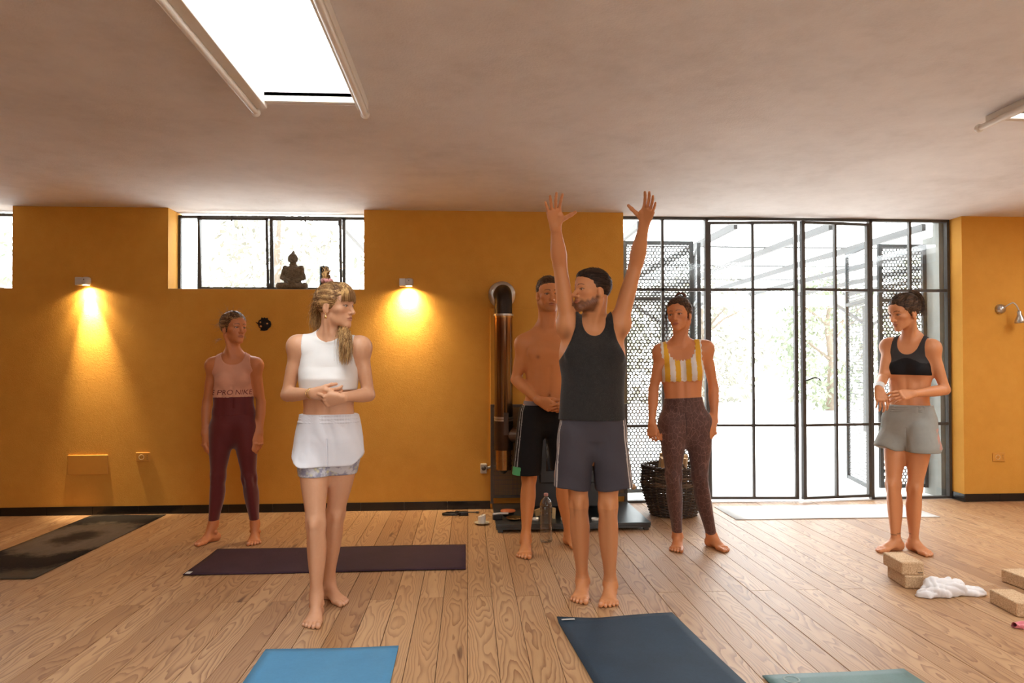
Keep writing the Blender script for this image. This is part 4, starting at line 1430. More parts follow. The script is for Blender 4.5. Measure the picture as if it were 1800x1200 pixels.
# small things lying on the platform
def on_plat(px, py): 
    q = G(px, py, .062); return (q[0], q[1], .062)
M_TIN = plain('tealight_tin', (.70, .68, .64), .35, .3)
for px, py, lb in ((941, 915, 'white tealight cup left of the water bottle'), (992, 914, 'white tealight cup beside the shin of the shirtless man'), (1046, 915, 'white tealight cup between the shins of the man in the tank top')):
    o = MB().lathe([(0, 0), (.026, 0), (.030, .022), (.028, .022), (.025, .012), (0, .011)], 20).build('tealight', M_TIN)
    o.location = on_plat(px, py); tag(o, lb, 'tealight')
o = MB().lathe([(0, 0), (.045, 0), (.062, .012), (.066, .020), (.062, .020), (.044, .006), (0, .006)], 26).build('brass_dish', M_BRASS)
o.location = on_plat(904, 913); tag(o, 'small brass dish on the stove platform', 'dish')
e = empty('lidded_bowl', on_plat(893, 906), 0, 'low dark bowl with an orange lid on the stove platform', 'bowl')
MB().lathe([(0, 0), (.040, 0), (.056, .030), (.058, .036), (0, .036)], 26).build('bowl', M_BLACK, e)
MB().lathe([(.062, .036), (.060, .044), (.03, .050), (0, .052)], 26).build('lid', plain('orange_clay', (.42, .10, .025), .6), e)
e = empty('hearth_brush', on_plat(876, 913), .2, 'small black hearth brush with pale handle on the stove platform', 'brush')
MB().cham(-.045, .03, -.018, .018, .0, .040, .006).build('bristles', M_BLACK, e)
MB().tube([(-.045, 0, .046), (.02, 0, .048), (.08, .0, .044)], .008, 8).build('handle', M_TIN, e)
o = MB().cham(-.012, .012, -.012, .012, 0, .085, .003).build('firelighter', plain('yellow_card', (.55, .42, .22), .8)); o.location = on_plat(973, 911); o.rotation_euler = (0, .06, .2)
tag(o, 'pale yellow firelighter box standing right of the water bottle', 'box')
o = MB().cham(-.028, .028, -.010, .010, 0, .060, .008).build('matchbox', plain('ochre_card', (.40, .28, .12), .8)); o.location = on_plat(947, 908); o.rotation_euler = (0, -.25, .3); o.location.z += .006
tag(o, 'ochre matchbox leaning behind the water bottle', 'box')

# ---- candle on a saucer, cable, bottle
q = G(847, 921)
e = empty('saucer', (q[0], q[1], 0), 0, 'chipped pale saucer under a stub candle on the floor', 'saucer')
MB().lathe([(0, .004), (.035, .004), (.062, .014), (.064, .017), (.058, .017), (.03, .010), (0, .010)], 9, None, False).build('dish', plain('unglazed_clay', (.55, .47, .34), .8), e)
e = empty('stub_candle', (q[0], q[1], .010), 0, 'white stub candle standing on the saucer by the stove', 'candle')
mb = MB(); n = 20
vs = [(.031 * math.cos(2 * PI * k / n), .031 * math.sin(2 * PI * k / n), z) for z in (0, 1) for k in range(n)]
vs = [(x, y, (0 if z == 0 else .060 + .35 * x)) for x, y, z in vs]
mb.add(vs, [tuple(range(n))[::-1], tuple(range(n, 2 * n))]).add(vs, [(k, (k + 1) % n, n + (k + 1) % n, n + k) for k in range(n)], True)
mb.build('wax', plain('white_wax', (.72, .68, .62), .5), e)
MB().tube([(0, 0, .06), (.002, 0, .078)], .0015, 6).build('wick', M_BLACK, e)
q = G(812, 905)
e = empty('power_cable', (q[0], q[1], 0), 0, 'coiled black power cable with adapter on the floor by the wall', 'cable')
MB().cham(-.03, .055, -.03, .03, 0, .032, .006).build('adapter', M_BLACK, e)
cp = []
for a in np.linspace(0, 4.4 * PI, 70):
    cp.append((-.075 + .085 * math.cos(a) + .012 * math.sin(3 * a), .0 + .055 * math.sin(a), .006 + .004 * a / PI))
MB().tube([(-.03, 0, .016)] + cp + [(-.02, .05, .012), (.06, .06, .012), (.12, .05, .012)], .0055, 8).build('cord', M_BLACK, e)
MB().tube([(.12, .05, .012), (.145, .048, .012)], .008, 8).build('plug', M_BLACK, e)
MB().tube([(.145, .048, .012), (.158, .047, .012)], .004, 8).build('plug_tip', M_BRASS, e)
q = G(960, 951)
e = empty('water_bottle', (q[0], q[1], 0), 0, 'clear empty plastic water bottle with pink cap on the floor', 'bottle')
prof = [(.018, .006), (.040, 0), (.046, .008), (.046, .02)]
for i in range(9):
    z = .03 + i * .020
    prof += [(.046, z), (.0425, z + .010), (.046, z + .018)]
prof += [(.040, .215), (.041, .225), (.047, .245), (.045, .275), (.034, .300), (.018, .318), (.014, .325), (.014, .338)]
t = NT('clear_pet_plastic')
tr = t.n('ShaderNodeBsdfTransparent'); tr.inputs[0].default_value = (.86, .87, .87, 1)
gl = t.n('ShaderNodeBsdfGlossy', Roughness=.08); mx = t.n('ShaderNodeMixShader'); lw = t.n('ShaderNodeLayerWeight', Blend=.35)
t.l(t.math('ADD', t.math('MULTIPLY', lw.outputs['Facing'], .55), .07), mx.inputs[0]); t.l(tr.outputs[0], mx.inputs[1]); t.l(gl.outputs[0], mx.inputs[2]); t.l(mx.outputs[0], t.t.nodes['Material Output'].inputs['Surface'])
MB().lathe(prof, 28).build('bottle_body', t.m, e)
MB().lathe([(0, .350), (.014, .350), (.016, .346), (.016, .332), (.0145, .330)], 20).build('cap', plain('pink_cap', (.62, .36, .34), .5), e)

# ---- wicker basket with logs
q = G(1168, 893); bx, by = q[0] + .005, 6.02
e = empty('wicker_basket', (bx, by, 0), 0, 'dark round wicker basket full of logs by the glazed door', 'basket')
M_WICK = plain('dark_willow', (.055, .032, .020), .55, 0, .5, 40)
M_WICK2 = plain('brown_willow', (.16, .10, .06), .55, 0, .5, 40)
def br(z): return .185 + .085 * math.sin(min(z / .34, 1) * PI / 2) - .012 * max(0, (z - .30) / .1)
NS = 26
for k in range(NS):
    a = 2 * PI * k / NS
    MB().tube([((br(z)) * math.cos(a), br(z) * math.sin(a), z) for z in np.linspace(.005, .40, 8)], .006, 6).build('stake', M_WICK2, e)
rows = 34
mbs = [MB(), MB()]
for i in range(rows):
    z = .012 + i * .0118
    n = NS * 4
    pts = []
    for k in range(n + 1):
        a = 2 * PI * k / n
        r = br(z) + .0095 * math.cos(NS / 2 * a * 2 / 2 + (PI if i % 2 else 0))
        pts.append((r * math.cos(a), r * math.sin(a), z + .0015 * math.sin(5 * a + i)))
    mbs[1 if i in (22, 23, 24, 28) else 0].tube(pts, .0062, 5, caps=False)
for m_, mt in zip(mbs, (M_WICK, M_WICK2)):
    o = m_.build('weave', mt, e); o['kind'] = 'stuff'
rim = MB()
for ph in (0, PI):
    rim.tube([((.262 + .008 * math.cos(20 * a + ph)) * math.cos(a), (.262 + .008 * math.cos(20 * a + ph)) * math.sin(a), .415 + .009 * math.sin(20 * a + ph)) for a in np.linspace(0, 2 * PI, 121)], .009, 6, caps=False)
rim.build('rim', M_WICK, e)
for a0 in (-1.75, 1.25):
    MB().tube([(.262 * math.cos(a0 + s), .262 * math.sin(a0 + s), .42 + .075 * math.sin((s + .3) / .6 * PI)) for s in np.linspace(-.3, .3, 11)], .010, 8).build('handle', M_WICK, e)
MB().lathe([(0, .012), (.18, .012)], 26).build('bottom', M_WICK, e)
def mat_log():
    t = NT('split_firewood'); co = t.coord('Object', (30, 30, 4))
    t.base(t.ramp(t.noise(co, 1, 4), [(.3, (.30, .16, .06)), (.6, (.58, .36, .16)), (.8, (.66, .46, .25))]), .8); t.bump(t.noise(co, 2, 3), .5, .004)
    return t.m
M_LOG = mat_log()
g = np.random.default_rng(12)
for i, (x, y, z, rx, ry, rz, lb) in enumerate([
        (-.13, -.05, .36, .25, .0, .3, 'split log at the left of the wicker basket'), (.06, -.13, .36, .1, .0, 1.2, 'split log at the front of the wicker basket'),
        (.14, .06, .37, .0, -.1, 2.2, 'split log at the right of the wicker basket'), (-.08, .13, .38, .1, .0, -.6, 'split log at the back of the wicker basket'),
        (.0, .0, .16, .0, .0, .2, 'split log deep inside the wicker basket')]):
    pts = [(0, 0), (.055, -.012), (.058, .02), (.042, .045), (.012, .056)]
    lg = empty('log', (bx + x, by + y, z), 0, lb, 'log', 'logs in the wicker basket')
    lg.rotation_euler = (rx, ry, rz)
    MB().prism(pts, -.13, .13).build('split_wood', M_LOG, lg)
    MB().prism([(.056, -.013), (.064, -.010), (.065, .022), (.046, .052), (.012, .062), (.012, .055), (.042, .045), (.058, .02)], -.13, .13).build('bark', M_BARK, lg)

# ---- yoga mats
def mat_rubber(name, c, var=.15, nscale=6, rough=.75, c2=None):
    t = NT(name); co = t.coord('Object')
    f = t.math('ADD', t.math('MULTIPLY', t.noise(co, nscale, 5, .6), .7), t.math('MULTIPLY', t.noise(co, 90, 3), .3))
    t.base(t.ramp(f, [(.3, tuple(x * (1 - var) for x in c)), (.7, tuple(min(1, x * (1 + var)) for x in (c2 or c)))]), rough, spec=.3)
    t.bump(t.noise(co, 500, 2), .25, .002)
    return t.m
def yoga_mat(name, corner, rz, w, L, mat, label, seed=1, wav=.0025, th=.0045, curl=0.0):
    "corner = far left corner; w to the right, L towards the viewer"
    nx, ny = 14, 40
    g = np.random.default_rng(seed); ph = g.uniform(0, 6, 4)
    def zt(x, y):
        z = wav * (1 + math.sin(x * 9 + ph[0]) * math.sin(y * 4.3 + ph[1]))
        ed = max(0, 1 - min(y, L - y) / .05) 
        return z + curl * ed ** 2 * max(0, math.sin(x / w * PI * .9 + ph[2]))
    vs, fs = [], []
    for lev in (0, 1):
        for j in range(ny + 1):
            for i in range(nx + 1):
                x, y = w * i / nx, L * j / ny
                vs.append((x, -y, max(.0008, zt(x, y)) + (th if lev else 0)))
    n1 = (nx + 1) * (ny + 1); I = lambda i, j, l: l * n1 + j * (nx + 1) + i
    for j in range(ny):
        for i in range(nx):
            fs.append((I(i, j, 1), I(i, j + 1, 1), I(i + 1, j + 1, 1), I(i + 1, j, 1)))
            fs.append((I(i, j, 0), I(i + 1, j, 0), I(i + 1, j + 1, 0), I(i, j + 1, 0)))
    for i in range(nx):
        fs.append((I(i, 0, 0), I(i, 0, 1), I(i + 1, 0, 1), I(i + 1, 0, 0))); fs.append((I(i + 1, ny, 0), I(i + 1, ny, 1), I(i, ny, 1), I(i, ny, 0)))
    for j in range(ny):
        fs.append((I(0, j + 1, 0), I(0, j + 1, 1), I(0, j, 1), I(0, j, 0))); fs.append((I(nx, j, 0), I(nx, j, 1), I(nx, j + 1, 1), I(nx, j + 1, 0)))
    e = empty(name, (corner[0], corner[1], 0), rz, label, 'yoga mat')
    MB().add(vs, fs, True).build('mat_sheet', mat, e)
    return e
def mat_tiedye():
    t = NT('black_tie_dye_microfibre')
    tc = t.n('ShaderNodeTexCoord'); mp = t.n('ShaderNodeMapping'); t.l(tc.outputs['Object'], mp.inputs[0])
    mp.inputs['Location'].default_value = (-.31, .80, 0)
    nz = t.n('ShaderNodeTexNoise', Scale=7, Detail=6, Roughness=.7); t.l(tc.outputs['Object'], nz.inputs['Vector'])
    sx = t.n('ShaderNodeSeparateXYZ'); t.l(mp.outputs[0], sx.inputs[0])
    r = t.math('SQRT', t.math('ADD', t.math('POWER', t.math('MULTIPLY', sx.outputs[0], 1.35), 2), t.math('POWER', sx.outputs[1], 2)))
    r = t.math('ADD', r, t.math('MULTIPLY', t.math('SUBTRACT', nz.outputs['Fac'], .5), .42))
    st = t.noise(t.coord('Object', (40, 8, 1)), 1, 3)
    c = t.ramp(r, [(.04, (.030, .022, .018)), (.14, (.05, .036, .028)), (.26, (.17, .13, .10)), (.46, (.15, .115, .085)), (.56, (.020, .015, .012)), (.80, (.012, .009, .008)), (.92, (.10, .075, .05))])
    t.base(t.mix(t.math('MULTIPLY', st, .35), c, (.02, .014, .01)), .9, spec=.15)
    t.bump(t.noise(None, 600, 2), .2, .002)
    return t.m
c = G(163, 907); yoga_mat('yoga_mat', (-3.22, 6.32), -.012, .62, 1.83, mat_tiedye(), 'black and grey tie dye yoga mat at the far left', 3)
m1 = yoga_mat('yoga_mat', (-.02, 4.475), -PI / 2 + .012, .61, 1.73, mat_rubber('aubergine_rubber', (.040, .016, .030), .2), 'dark purple yoga mat lying crosswise behind the woman in white', 4)
m1.location = (-.02, 5.105, 0); m1.rotation_euler = (0, 0, -PI / 2 + .004)
MB().box(.555, .600, -1.722, -1.690, .0095, .0103).build('woven_tag', plain('white_tag', (.6, .58, .55), .8), m1)
c = G(467, 1144); yoga_mat('yoga_mat', (c[0], c[1]), .005, .595, 1.75, mat_rubber('sky_blue_rubber', (.085, .27, .47), .10, 4), 'sky blue yoga mat cut off by the bottom edge', 5)
c = G(979, 1091); m2 = yoga_mat('yoga_mat', (c[0], c[1]), .085, .605, 1.75, mat_rubber('navy_rubber', (.022, .042, .068), .25, 3), 'dark navy yoga mat in front of the man in the tank top', 6, .004, curl=.018)
MB().box(.018, .085, -.034, -.018, .0145, .0153).build('woven_tag', plain('white_tag_navy', (.6, .58, .55), .8), m2)
c = G(1340, 1190); m3 = yoga_mat('yoga_mat', (c[0], c[1]), .045, .62, 1.75, mat_rubber('teal_rubber', (.12, .20, .19), .15, 4, .55), 'grey green yoga mat at the bottom right edge', 7)
MB().lathe([(.026, .0), (.030, .001), (.034, .0)], 24, trans((.10, -.05, .0095))).build('logo', plain('pale_logo', (.30, .38, .36), .7), m3)
c = G(1295, 914); yoga_mat('yoga_mat', (2.21, 6.30), -.01, 1.74, .54, mat_rubber('white_cotton_mat', (.74, .73, .71), .04, 5, .85), 'white mat spread on the floor before the glazed doors', 8, .001)

# ---- cork blocks, towel, pink cloth
def mat_cork():
    t = NT('cork'); co = t.coord('Object')
    v = t.n('ShaderNodeTexVoronoi', Scale=150); t.l(co, v.inputs['Vector'])
    f = t.math('ADD', t.math('MULTIPLY', t.noise(co, 120, 4, .7), .6), t.math('MULTIPLY', v.outputs['Distance'], .5))
    t.base(t.ramp(f, [(.3, (.33, .18, .085)), (.5, (.54, .35, .19)), (.75, (.66, .46, .28))]), .85); t.bump(f, .4, .003)
    return t.m
M_CORK = mat_cork()
def cork_block(x, y, z, rz, label):
    o = MB().cham(-.064, .064, -.115, .115, 0, .073, .007).build('cork_block', M_CORK)
    o.location = (x, y, z); o.rotation_euler = (0, 0, rz)
    tag(o, label, 'yoga block', 'cork yoga blocks')
    mk = MB().box(.025, .055, -.1162, -.1150, .012, .017).build('mark', plain('burnt_mark', (.06, .03, .015), .8), o)
    return o
a, b = G(1588, 1037), G(1624, 1031)
cork_block(2.575, 4.05, 0, -.14, 'lower cork yoga block of the stack beside the white towel')
cork_block(2.56, 4.065, .0735, -.11, 'upper cork yoga block stacked near the feet of the woman in black bra')
cork_block(2.855, 3.57, 0, -.12, 'cork yoga block lying at the right edge of the picture')
cork_block(3.215, 3.93, 0, .05, 'cork yoga block barely showing behind the one at the right edge')
def crumple(name, cx, cy, parts, mat, label, cat, seed, h=.0045):
    F = Field()
    for pr, k in parts: F.add(pr, k)
    lo, hi = F.bounds(); lo[2] = -.004
    D, ax = F.grid(lo - .02, hi + .02, h)
    X, Y, Z = ax[0][:, None, None], ax[1][None, :, None], ax[2][None, None, :]
    D = D - box_noise(seed, .014, 34, 38, 30)(X, Y, Z) - .011 * np.abs(np.sin(X * 34 + Y * 22 + 2.2 * np.sin(Y * 26 + Z * 30))) ** .6 + .006 - .006 * np.abs(np.sin(Y * 58 - X * 46 + 2 * np.sin(X * 33 + Y * 20))) - box_noise(seed + 4, .006, 85, 75, 60)(X, Y, Z)
    D = np.maximum(D, .001 - Z + 0 * D)
    P, Q = surf(D.astype(np.float32), ax, h)
    P = relax(P, Q, 1, .4)
    o = link(bpy.data.objects.new(name, np_mesh(name, P, Q, mat)))
    o.location = (cx, cy, 0)
    return tag(o, label, cat)
q = G(1660, 1044)
crumple('towel', q[0], q[1], [(Ell((-.03, 0, .03), (.085, .07, .048)), .02), (Ell((-.12, -.03, .014), (.05, .03, .018)), .02), (Ell((.06, .0, .03), (.05, .05, .04)), .02),
        (Limb((.07, .0, .02), (.20, -.02, .010), [(0, .040, .022), (.5, .045, .020), (1, .03, .010)], (0, 0, 1)), .02)], mat_cloth('white_cotton_towel', (.80, .78, .78), .9, .03, 300, .4), 'crumpled white towel on the floor beside the cork blocks', 'towel', 3)
q = G(1797, 1103)
crumple('pink_cloth', q[0] + .03, q[1], [(Ell((0, 0, .008), (.055, .03, .012)), .02)], mat_cloth('pink_cotton', (.70, .22, .25), .9, .06, 300, .3), 'scrap of pink cloth at the right edge by the cork block', 'cloth', 9)
# ================================================================== people
def loc_torso(p):
    T = p.T
    def f(X, Y, Z, t0=.8):
        u, fr, sd = p.taxes(t0)
        qx, qy, qz = X - T.a[0], Y - T.a[1], Z - T.a[2]
        al = (qx * u[0] + qy * u[1] + qz * u[2]) / T.L
        return al, qx * sd[0] + qy * sd[1] + qz * sd[2], qx * fr[0] + qy * fr[1] + qz * fr[2]
    return f
def top_region(p, hem_t, arm, neck_w, neck_f, neck_b, hem_wave=0.0, wave_n=60, tilt=0.0, neck_t=1.02, edge=0.0, sq=2.0):
    """sleeveless top: arm = [(t, half width)...] of the armhole edge, neck_w half neck width (m),
    neck_f / neck_b: depth of the neckline at front/back in units of the torso"""
    L = loc_torso(p); k = p.k
    def f(X, Y, Z):
        t, sd, fr = L(X, Y, Z)
        w = np.interp(t, [0, arm[0][0] - .05] + [q[0] for q in arm], [.6, .6] + [q[1] for q in arm])
        a = np.abs(sd) - w
        if edge: a = a + edge * np.sin(t * wave_n * 1.9)
        nd = np.where(fr > -.005, neck_f, neck_b)
        q = (np.abs(sd / neck_w) ** sq + np.abs((t - neck_t) / nd) ** sq + 0 * fr) ** (1 / sq)
        if edge: q = q + edge / neck_w * np.sin(np.arctan2(t - neck_t, sd * 2.5) * wave_n * .55)
        n = (1 - q) * neck_w
        hem = (hem_t + tilt * sd - t) * p.T.L
        if hem_wave: hem = hem + hem_wave * np.sin(sd * wave_n * 3.2)
        return np.maximum(np.maximum(a, n), hem)
    return f
def zband(z0, z1):
    return lambda X, Y, Z: np.maximum(z0 - Z, Z - z1) + 0 * X + 0 * Y
def tband(p, t0, t1, sag=0.0):
    L = loc_torso(p)
    def f(X, Y, Z):
        t, sd, fr = L(X, Y, Z, .15)
        return np.maximum((t0 - t), t - t1) * p.T.L
    return f
def person(key, label, base):
    e = empty('person', base, 0, label, 'person')
    return e
def shorts_field(p, waist_t, hips, kn, hem_fr, wr, top_r, hem_r, front, out=.018, low=.08):
    "loose shorts: pelvis shape plus two flared legs leaning outwards; hem_fr: fraction of the thigh"
    F = Field()
    T = p.T
    F.add(Limb(T.at(low), T.at(waist_t), [(0, wr[0], wr[1] * .9, -.008), (.5, wr[0], wr[1], -.010), (1, wr[2], wr[3], -.002)], p.taxes(.1)[1], 0, 2.4, 3.0), .03)
    mid = (V3(hips[0]) + V3(hips[1])) / 2
    for h, k in zip(hips, kn):
        h, k = V3(h), V3(k)
        o = unit((h - mid) * (1, 1, 0)) * out
        F.add(Limb(h, h + (k - h) * (hem_fr + .03) + o, [(0, top_r[0], top_r[1]), (.5, (top_r[0] + hem_r[0]) / 2, (top_r[1] + hem_r[1]) / 2), (1, hem_r[0], hem_r[1], 0, 0)], front), .012)
    return F
def crease(p, hips, z0, z1, front, w0=.003, w1=.014, off=0.0, rf=.22):
    "wedge of air between the legs of a pair of shorts"
    mid = (V3(hips[0]) + V3(hips[1])) / 2
    F = Field()
    mid = mid + unit(V3(front) * (1, 1, 0)) * off
    F.add(Limb((mid[0], mid[1], z0), (mid[0], mid[1], z1), [(0, w0, rf * .6), (1, w1, rf)], front), .001)
    return F
def text_mesh(txt, size):
    cu = bpy.data.curves.new('lettering', 'FONT'); cu.body = txt; cu.size = size; cu.align_x = 'CENTER'
    o = bpy.data.objects.new('lettering', cu); COL.objects.link(o)
    dg = bpy.context.evaluated_depsgraph_get(); dg.update()
    me = bpy.data.meshes.new_from_object(o.evaluated_get(dg))
    bpy.data.objects.remove(o); bpy.data.curves.remove(cu)
    bm = bmesh.new(); bm.from_mesh(me)
    bmesh.ops.triangulate(bm, faces=bm.faces[:])
    long_ = [e for e in bm.edges if e.calc_length() > size * .25]
    bmesh.ops.subdivide_edges(bm, edges=long_, cuts=2)
    bmesh.ops.triangulate(bm, faces=bm.faces[:])
    bm.to_mesh(me); bm.free()
    return me
def wrap_text(txt, size, cloth, centre, right, up, inward, mat, name='lettering', shear=0.0, lift=.0018, rad=.11):
    "lettering printed on cloth: projected on its surface (coordinates of the cloth object)"
    from mathutils.bvhtree import BVHTree
    me = text_mesh(txt, size)
    cm = cloth.data
    bv = BVHTree.FromPolygons([v.co.copy() for v in cm.vertices], [tuple(q.vertices) for q in cm.polygons])
    c, r, u, i = Vector(centre), Vector(right), Vector(up), Vector(inward)
    for v in me.vertices:
        x, y = v.co.x + v.co.y * shear, v.co.y
        a = x / rad
        dr = i * math.cos(a) - r * math.sin(a)
        o = c + i * rad + u * y - dr * .4
        hit = bv.ray_cast(o, dr)
        v.co = (hit[0] + hit[1] * lift) if hit[0] is not None else o + dr * .3
    me.materials.clear(); me.materials.append(mat)
    return link(bpy.data.objects.new(name, me), cloth)
def flow(tie, n, seed, ell=SKULL[0][0], lift=(1.0, 1.03), keep=None, wob=.004):
    "strands lying on the skull from all over to the tie point"
    g = np.random.default_rng(seed); out = []
    tie = V3(tie)
    while len(out) < n:
        v = unit(g.normal(size=3)); p = ell.c + v * ell.r
        if keep is not None and not keep(p): continue
        L = g.uniform(*lift)
        w = g.normal(size=3) * wob
        c = []
        for t in np.linspace(0, 1, 8):
            q = p * (1 - t) + tie * t + w * math.sin(t * PI)
            d = q - ell.c; k = np.linalg.norm(d / ell.r)
            c.append(ell.c + d / max(k, .3) * (L - .07 * max(0, 1 - t / .3)))
        c[-1] = tie + g.normal(size=3) * .006
        out.append(c)
    return out
def hairline(y0=.096, z0=.054, y1=.026, z1=-.018):
    d = unit((0, y1 - y0, z1 - z0))
    n = V3(0, -d[2], d[1]); n = n if n[1] > 0 else -n
    return half(0, y0, z0, *n)
CUT1 = hairline(); CUT2 = half(0, -.025, -.050, 0, .40, -.92)
def taper(cuts, amt=.012, w=.010):
    def f(X, Y, Z):
        d = 0
        for c in cuts: d = d - amt * np.exp(np.clip(c(X, Y, Z), -1, .02) / w)
        return d
    return f
def keepf(p): return CUT1(*p) < -.004 and CUT2(*p) < -.004
def both(*fs):
    return lambda X, Y, Z: sum(f(X, Y, Z) for f in fs)
CAM = V3(0, -1, 0)

# ================================================================== man in the dark tank top, arms raised
def make_tank_man():
    Y = 3.92
    base = G(1042, 1045); base[2] = 0
    p = Person('D', base, 'm', (.64, .275, .110))
    e = person('D', 'bearded man in charcoal tank top and grey shorts raising both arms', tuple(base))
    fr = V3(-.05, -1, 0)
    p.torso(W(1040, 786, Y), W(1042, 569, Y + .02), fr, fr, .96)
    shR, shL = W(999, 573, Y), W(1088, 571, Y)
    p.shoulders(shR, shL, .055)
    elR, elL = W(984, 464, Y - .06), W(1118, 463, Y - .06)
    wrR, wrL = W(976.5, 397, Y - .20), W(1132.5, 393, Y - .20)
    p.arm(shR, elR, wrR, (0, 1, .3)); p.arm(shL, elL, wrL, (0, 1, .3))
    p.hand(wrR, W(971, 350, Y - .28) - wrR, (.95, .25, 0), True, curl=(8, 8, 6), spread=9, thumb_out=62, thumb_curl=(-8, 5), k=.98)
    p.hand(wrL, W(1146, 350, Y - .30) - wrL, (-.52, .80, 0), False, curl=(6, 8, 6), spread=5, thumb_out=62, thumb_curl=(-8, 5), k=.98)
    hR, hL = W(1013, 762, Y + .01), W(1068, 762, Y + .01)
    kR, kL = W(1017, 884, Y + .0), W(1069, 889, Y - .03)
    aR, aL = W(1024, 1024, 3.97), W(1073, 1029, 3.90)
    p.leg(hR, kR, aR, (-.15, -1, 0)); p.leg(hL, kL, aL, (.05, -1, 0))
    p.foot(aR, G(1012, 1068) - G(1024, 1040), (1, 0, 0), 1.03); p.foot(aL, G(1066, 1074) - G(1073, 1044), (-1, 0, 0), 1.03)
    p.head(W(1040, 511, Y - .015), (-.92, -.39, .05), (.03, 0, 1), 1.04, mouth_open=.0025, jaw=1.05, beard=((.075, .030, .014), .88), brow=(.05, .022, .012), nose=1.1, gaze=(-.99, -.2, 0), lip=(.42, .16, .11))
    def hairpatch(Pw):                                       # armpit shade of hair
        out = []
        for sh, sd in ((shR, -1), (shL, 1)):
            c = sh + V3(sd * .012, -.035, -.045)
            out.append((np.exp(-(np.linalg.norm((Pw - c) / (.018, .04, .03), axis=1)) ** 2) * .6, (.10, .045, .025)))
        g = (Pw[:, 2] < .50) & (Pw[:, 2] > .1)
        out.append((g * .22, (.22, .10, .055)))
        return out
    p.paints.append(hairpatch)
    p.build(e); p.build_eyes(e)
    # tank top
    X = Field()
    T = p.T
    X.add(Limb(T.at(.215), T.at(.74), [(0, .178, .122, .004), (.4, .168, .120, .006), (.8, .160, .116, .004), (1, .14, .10)], fr, 0, 2.3), .03)
    dsp = both(box_noise(4, .008, 24, 24, 9), box_noise(14, .004, 55, 40, 20))
    m = mat_cloth('charcoal_heather_jersey', (.022, .020, .019), .9, .35, 700, .3, 40, fleck=.55)
    p.garment('tank_top', e, m, ['torso', 'arms'], .006, top_region(p, .222, [(.70, .185), (.76, .162), (.86, .128), (.96, .106), (1.1, .10)], .066, .125, .06), .005, extra=X, disp=dsp)
    # shorts
    X = shorts_field(p, .30, (hR, hL), (kR, kL), .80, (.176, .128, .165, .115), (.098, .112), (.100, .106), fr, .034)
    dsp = both(box_noise(9, .009, 26, 20, 13), box_noise(19, .005, 60, 40, 24))
    def stripes(P):
        col = np.tile((.062, .054, .064, 1.0), (len(P), 1))
        hip = (hR + hL) / 2
        for q, kn, h in ((-1, kR, hR), (1, kL, hL)):
            t = (h[2] - P[:, 2]) / (h[2] - kn[2])
            cx = h[0] + (kn[0] - h[0]) * t
            ang = np.arctan2(P[:, 1] - (h[1] + .0), (P[:, 0] - cx) * q)
            on = (P[:, 0] - cx) * q > .03
            for a0 in ((-.42, -.18, .06) if q < 0 else (-.80, -.58, -.36)):
                m_ = on & (np.abs(ang - a0) < .055)
                col[m_] = (.55, .50, .46, 1)
        return col
    zh = W(1040, 866, Y - .1)[2]
    sh = p.garment('shorts', e, M_PCLOTH, ['torso', 'legs'], .004, lambda A, B, Cc: np.maximum(zh + .02 * np.clip((A - p.T.a[0]) ** 2 / .02, 0, 1) - Cc, Cc - p.T.at(.30)[2]) + 0 * A + 0 * B, .0048, lo=(None, None, zh - .02), extra=X, disp=dsp, paint=stripes, cut=crease(p, (hR, hL), W(1040, 806, Y)[2], zh - .03, fr, .002, .017))
    # hair
    H = Hair(p, e)
    mh = mat_hair('dark_brown_short_hair', (.020, .011, .007), (.060, .032, .019), 1)
    c1 = hairline(.094, .060, .028, .004)
    c3 = half(0, .012, -.03, 0, .98, -.1); c2 = half(0, -.05, -.075, 0, .2, -.98)
    H.cap(mh, [(Ell((0, -.014, .034), (.082, .103, .090)), .02), (Ell((0, .040, .078), (.058, .045, .028)), .03)], [c1, c2], disp=both(taper([c1, c2], .011, .012), box_noise(3, .0018, 210, 60, 210)))
    g = np.random.default_rng(5); cs = []
    for _ in range(170):
        v = unit(g.normal(size=3) * (1, 1, .6) + (0, 0, .8)); q = V3(0, -.014, .034) + v * (.082, .103, .090)
        if c1(*q) > -.006: continue
        d = V3(g.normal() * .3, .6 + .4 * g.random(), .25)
        d = d - v * np.dot(d, v) * .7
        cs.append(bez(q, q + d * .012 + v * .003, q + d * .026 + v * .002, n=5))
    H.strands(cs, mh, .0012)
    return p

